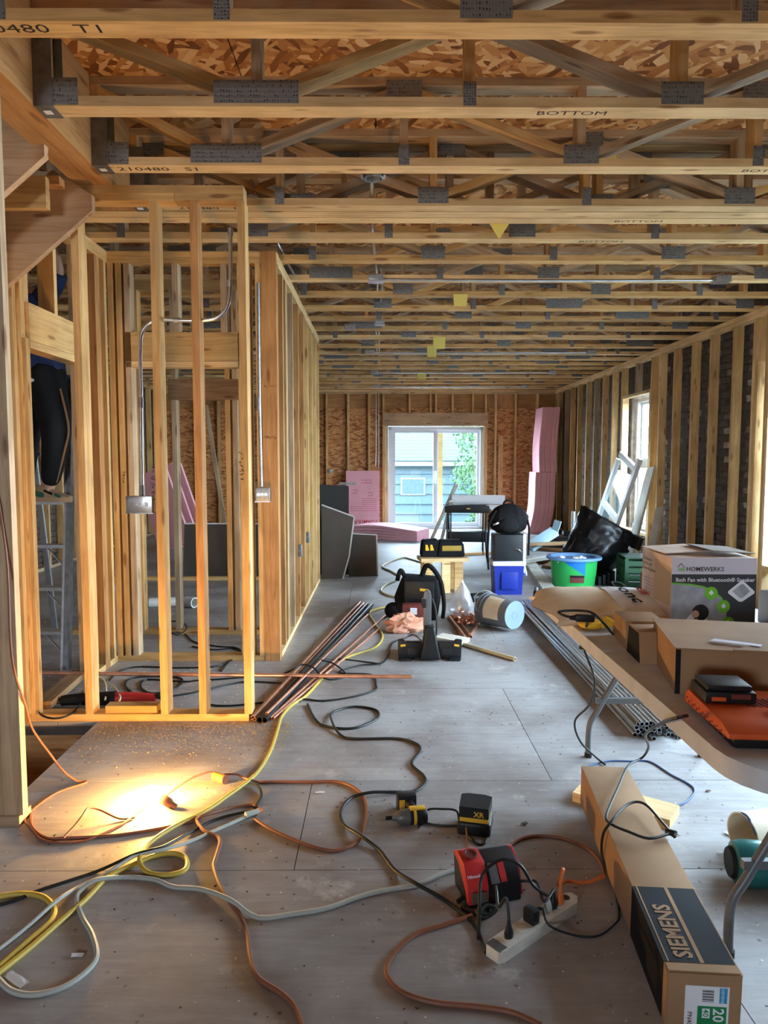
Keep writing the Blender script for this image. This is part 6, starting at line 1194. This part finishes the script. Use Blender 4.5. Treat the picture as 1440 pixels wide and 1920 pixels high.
cord('brown cord sweeping from the red charger round in a wide bend', [(885, 1716), (873, 1721), (830, 1735), (783, 1750), (747, 1779), (725, 1815), (736, 1844), (765, 1865), (819, 1880), (891, 1887), (960, 1898), (1015, 1922)], .007, 'cord_brown')
cord('dark green cord with a loop, winding from the pipes to the power strip', [(577, 1320), (592, 1349), (613, 1362), (664, 1365), (707, 1347), (704, 1331), (664, 1325), (624, 1336), (624, 1356, .016), (639, 1378), (664, 1385), (747, 1385), (783, 1396), (787, 1410), (772, 1432), (794, 1454), (797, 1468), (776, 1484), (735, 1485), (693, 1486, .018), (657, 1497), (639, 1522), (646, 1547), (675, 1566, .018), (711, 1594), (740, 1631), (779, 1656, .018), (830, 1685), (873, 1717), (895, 1742), (912, 1785)], .0065, 'cord_black')
hz0 = Vector((-1.37, 2.57, 1.05))
bm = B(); tube(bm, [hz0+Vector((-.06, 0, .5)), hz0, P(22, 1230, Y=2.5), P(47, 1320, Y=2.62), P(61, 1367, Y=2.75), P(94, 1414, Y=2.9), P(119, 1446, Z=.06), P(144, 1464, Z=.012), P(162, 1467, Z=.006), P(108, 1486, Z=.006), P(65, 1515, Z=.006), P(47, 1537, Z=.006), P(58, 1551, Z=.006), P(76, 1573, Z=.006), P(108, 1580, Z=.006), P(152, 1578, Z=.006), P(181, 1569, Z=.006), P(231, 1544, Z=.006), P(260, 1522, Z=.008), P(296, 1500, Z=.02)], .0045, 8); tag(obj('lamp_cord', bm, 'cord_brown', None, True), 'thin brown lamp cord hanging by the stairwell post and looping to the bulb', 'cord')
cord('brown cord running past the lamp to the tied connector', [(20, 1528), (54, 1519), (61, 1551), (87, 1571), (123, 1571), (217, 1566), (311, 1551), (361, 1540), (383, 1529, .02), (433, 1515), (473, 1509), (487, 1518), (480, 1528)], .0055, 'cord_brown')
cord('thin cord arching in a small bow on the lit floor', [(119, 1571, .012), (140, 1548, .03), (155, 1529, .05), (166, 1515, .06), (188, 1519, .04), (224, 1535, .008), (253, 1533, .006)], .004, 'cord_brown')
cord('thin cord from the lamp socket to the orange connector', [(305, 1497, .02), (330, 1478, .02), (360, 1459, .03), (392, 1448, .03), (402, 1450, .02)], .0045, 'cord_brown')
cord('thin cord from the orange connector to the black clip', [(420, 1452, .02), (444, 1452, .02), (459, 1459, .01), (487, 1467, .006)], .0045, 'cord_brown')
cord('black cord slanting across the floor beside the yellow one', [(484, 1518, .012), (415, 1533), (361, 1558), (307, 1587, .026), (253, 1602, .026), (181, 1634), (72, 1670), (29, 1688), (-12, 1699)], .0055, 'cord_black')
cn = P(412, 1458, Z=.02); t = tag(thing('cord_connector', loc=cn, rot=R(-35)), 'orange cord connector lying on the lit floor', 'connector'); bm = B(); cyl(bm, (-.035, 0, 0), (.03, 0, 0), .017, 14, .020); obj('connector_body', bm, 'cord_orange', t, True); bm = B(); cyl(bm, (.03, 0, 0), (.036, 0, 0), .0195, 14); obj('connector_face', bm, 'cord_brown', t)
cn = P(474, 1524, Z=.014); t = tag(thing('cord_connector', loc=cn, rot=R(35)), 'clear cord connector where grey and brown cords meet', 'connector'); bm = B(); cyl(bm, (-.03, 0, 0), (.025, 0, 0), .012, 12, .010); obj('connector_body', bm, 'cord_grey', t, True); bm = B(); cyl(bm, (.025, 0, 0), (.04, 0, 0), .010, 12, .007); obj('connector_boot', bm, 'cord_orange', t, True)
cord('black cable clip strap by the yellow cord', [(476, 1468, .012), (487, 1478, .012), (490, 1492), (484, 1505), (478, 1515)], .006, 'cord_black')
# by the copper heap
cord('black cord from the floor tool across the pipes', [(789, 1200, .10), (775, 1190, .04), (761, 1196, .012), (736, 1206), (728, 1228), (714, 1244), (678, 1247), (644, 1256), (640, 1262), (690, 1264), (703, 1270), (705, 1283), (703, 1294), (664, 1306), (608, 1314), (572, 1311), (560, 1316)], .0055, 'cord_black')
cord('black cord humping over the copper pipes', [(530, 1264), (548, 1256, .05), (568, 1246, .07), (588, 1252, .06), (605, 1270, .02), (625, 1274), (650, 1266), (625, 1244, .03), (598, 1236, .05), (640, 1236), (714, 1245)], .0055, 'cord_black')
for lb, pp in (('black cable running behind the front partition plate', [(285, 1311), (330, 1304), (370, 1297), (430, 1283), (470, 1278), (540, 1282)]), ('black cable coil between the partition studs', [(250, 1300), (235, 1285), (245, 1272), (290, 1268), (340, 1272), (330, 1290), (290, 1300), (265, 1290), (275, 1274), (345, 1278), (370, 1276), (430, 1272), (500, 1266)]), ('black cable loop on the floor beyond the copper pipe', [(205, 1275), (225, 1258), (260, 1250), (330, 1252), (400, 1250), (430, 1240), (450, 1226), (440, 1216), (400, 1218), (360, 1212)]), ('black cable at the partition plate end', [(390, 1320), (410, 1323), (450, 1322), (520, 1314)]), ('black cable tangle on the rear partition plate', [(315, 1165, .05), (340, 1166, .06), (350, 1178, .05), (335, 1190, .05), (320, 1186, .05), (345, 1188), (365, 1204), (410, 1212), (440, 1214), (452, 1222), (430, 1240), (415, 1258)]), ('black saw cable looping over the plate end', [(155, 1296), (150, 1320, .045), (130, 1340, .05), (100, 1347, .05), (75, 1338, .05), (78, 1320), (95, 1302)]), ('pale cable bending over the red saw', [(180, 1268), (195, 1276), (199, 1295, .06), (197, 1312, .07)]), ('pale cable hooked over the red saw front', [(203, 1282), (215, 1290, .05), (225, 1305, .08), (224, 1314, .08)])):
    cord(lb, pp, .0055, 'cord_cream' if 'pale' in lb else 'cord_black')
# around the power strip
V3 = lambda *a: Vector(a)
def wire(label, pts, r, mat, nm='extension_cord'):
    bm = B(); tube(bm, pts, r, 8, 6); return tag(obj(nm, bm, mat, None, True), label, 'cord')
wire('black cord from the red charger front to the slim plug', [pA, pA+V3(-.005, .02, .05), P(935, 1700, Z=.10), P(931, 1672, Z=.10), P(930, 1662, Z=.09)], .0045, 'cord_black')
wire('black cord arching high over the red charger to the grey plug', [P(902, 1690, Z=.012), P(897, 1760, Z=.01), P(899, 1700, Z=.09), P(905, 1640, Z=.14), P(940, 1612, Z=.17), P(975, 1622, Z=.16), P(1000, 1660, Z=.10), pB], .005, 'cord_black')
wire('black cord dropping to the black plug beside the orange one', [P(955, 1652, Z=.05), P(990, 1652, Z=.05), P(1008, 1655, Z=.07), P(1020, 1690, Z=.085), pC], .0045, 'cord_black')
wire('orange cord from the power strip looping under the long carton', [pD, pD+V3(.01, .01, .04), P(1048, 1660, Z=.06), P(1062, 1652, Z=.03), P(1100, 1655, Z=.008), P(1134, 1642, Z=.008)], .006, 'cord_orange')
cord('red-brown cord loop between charger and long carton', [(944, 1612), (960, 1583), (994, 1568), (1050, 1571), (1099, 1590), (1125, 1616), (1133, 1642)], .006, 'cord_brown')
wire('thin black cord from the adapter sweeping under the long carton', [PM[t.name].translation*0+(PM[ps.name] @ V3(.02, -.01, .066)), P(1030, 1735, Z=.03), P(1080, 1754, Z=.006), P(1125, 1753, Z=.006), P(1160, 1725, Z=.006)], .0035, 'cord_black')
cord('black cord pile under the red charger', [(858, 1690), (880, 1680), (905, 1690, .012), (915, 1705), (890, 1712), (868, 1702), (880, 1692, .016), (925, 1698, .012), (918, 1716), (895, 1706, .018), (905, 1722), (930, 1706), (912, 1698, .022), (900, 1712, .02)], .006, 'cord_black')
cord('black cord between driver and black charger', [(785, 1552), (800, 1520, .02), (830, 1517, .05), (855, 1520, .05), (860, 1535, .02)], .004, 'cord_black'); cord('second black cord between driver and black charger', [(790, 1532), (800, 1543), (830, 1548), (866, 1548)], .004, 'cord_black'); cord('thin cord hanging from the black charger towards the red charger', [(874, 1545, .04), (876, 1580), (877, 1612), (880, 1640)], .0035, 'cord_brown'); cord('small black cord loop in front of the black charger', [(880, 1570), (895, 1582), (908, 1582), (912, 1572)], .004, 'cord_black')
# table cords, over the long carton
zt_ = .17
wire('black charger cord falling from the table and over the long carton', [P(1288, 1342, Z=TZ+.02), P(1265, 1347, Z=TZ+.03), P(1238, 1357, Z=.66), P(1210, 1378, Z=.45), P(1216, 1400, Z=.30), P(1205, 1420, Z=.2), P(1178, 1436, Z=.205), P(1158, 1478, Z=.205), P(1137, 1528, Z=.200), P(1146, 1545, Z=.195), P(1180, 1560, Z=.195), P(1217, 1572, Z=.192), P(1252, 1564, Z=.19), P(1262, 1562, Z=.185)], .0045, 'cord_black')
wire('black cord bow on the long carton hanging off its side', [P(1265, 1570, Z=.185), P(1240, 1540, Z=.20), P(1208, 1507, Z=.205), P(1178, 1508, Z=.205), P(1144, 1543, Z=.200), P(1130, 1568, Z=.14), P(1130, 1610, Z=.05), P(1154, 1672, Z=.006), P(1160, 1722, Z=.006)], .0045, 'cord_black')
o = P(1260, 1562, Z=.19); t = tag(thing('plug', loc=o, rot=R(-50)), 'black plug at the end of the cord on the long carton', 'plug'); bm = B(); cyl(bm, (-.02, 0, 0), (.012, 0, 0), .008, 10, .012); obj('plug_body', bm, 'cord_black', t, True); bm = B(); bx(bm, (.012, -.006, -.001), (.026, -.004, .001)); obj('prong', bm, 'steel', t); bm = B(); bx(bm, (.012, .004, -.001), (.026, .006, .001)); obj('prong', bm, 'steel', t)
cord('blue-grey cord looping on the bright floor under the table', [(1105, 1436), (1140, 1427), (1180, 1427), (1218, 1428), (1256, 1451), (1301, 1478), (1286, 1504), (1256, 1513)], .0035, 'cord_blue')
wire('black cable hanging over the table edge in a loose loop', [P(1150, 1190, Z=TZ+.03), P(1115, 1152, Z=TZ+.1), P(1085, 1145, Z=TZ+.10), P(1048, 1147, Z=TZ+.09), P(1060, 1155, Z=TZ+.08), P(1095, 1162, Z=TZ+.07), P(1100, 1172, Z=TZ+.03), P(1092, 1195, Z=.66), P(1096, 1220, Z=.60), P(1115, 1275, Z=.5), P(1106, 1320, Z=.35), P(1078, 1352, Z=.22), P(1088, 1390, Z=.1), P(1120, 1422, Z=.02), P(1135, 1434, Z=.006)], .0045, 'cord_black')
o = P(1095, 1159, Z=TZ+.085); t = tag(thing('cord_connector', loc=o, rot=R(-8)), 'black triple outlet connector on the cable at the table edge', 'connector'); bm = B(); bx(bm, (-.03, -.016, -.012), (.035, .016, .012)); obj('connector_body', bm, 'black_plastic', t, bevel=.006); bm = B(); cyl(bm, (-.05, 0, 0), (-.03, 0, 0), .006, 10, .01); obj('strain_relief', bm, 'black_rubber', t, True)
o = P(1092, 1205, Z=.64); t = tag(thing('plug', loc=o, rot=R(0)), 'black plug dangling below the table edge', 'plug'); bm = B(); cyl(bm, (0, 0, -.025), (0, 0, .02), .014, 10, .008); obj('plug_body', bm, 'cord_black', t, True); bm = B(); bx(bm, (-.006, -.001, -.04), (-.004, .001, -.025)); obj('prong', bm, 'steel', t)
# ================================================================ SAWDUST, CHIPS (uncountable)
rg = random.Random(21)
def chips(name, label, n, fn, smin, smax, mat):
    bm = B()
    for i in range(n):
        x, y = fn(); s_ = rg.uniform(smin, smax); a = rg.uniform(0, 6.28); e = rg.uniform(.35, .8); z = rg.uniform(.0015, .004)
        c = Vector((x, y, z)); u = Vector((math.cos(a), math.sin(a), rg.uniform(-.2, .2)))*s_; v = Vector((-math.sin(a), math.cos(a), rg.uniform(-.2, .2)))*s_*e
        bm.faces.new([bm.verts.new(c-u-v), bm.verts.new(c+u-v*.8), bm.verts.new(c+u*.7+v), bm.verts.new(c-u*.8+v*.9)])
    tag(obj(name, bm, mat), label, 'debris', kind='stuff')
def near_plate():
    while 1:
        x = rg.uniform(-1.45, -.45); y = 3.62-abs(rg.gauss(0, .22))
        return x, y
chips('sawdust', 'yellow sawdust and chips strewn below the front partition plate', 2600, near_plate, .0015, .005, 'sawdust')
chips('wood_chips', 'scattered pale chips and flakes across the plywood floor', 1300, lambda: (rg.uniform(-1.4, 1.6), rg.uniform(1.2, 7)), .001, .004, 'kraft_bag')
chips('dirt_specks', 'scattered dark dirt specks across the plywood floor', 1000, lambda: (rg.uniform(-1.4, 1.8), rg.uniform(1.2, 6)), .001, .0055, 'debris_dark')
chips('rear_sawdust', 'pale sawdust on the floor behind the partition', 1500, lambda: (rg.uniform(-2.9, -.8), rg.uniform(3.75, 7.5)), .003, .009, 'kraft_bag')
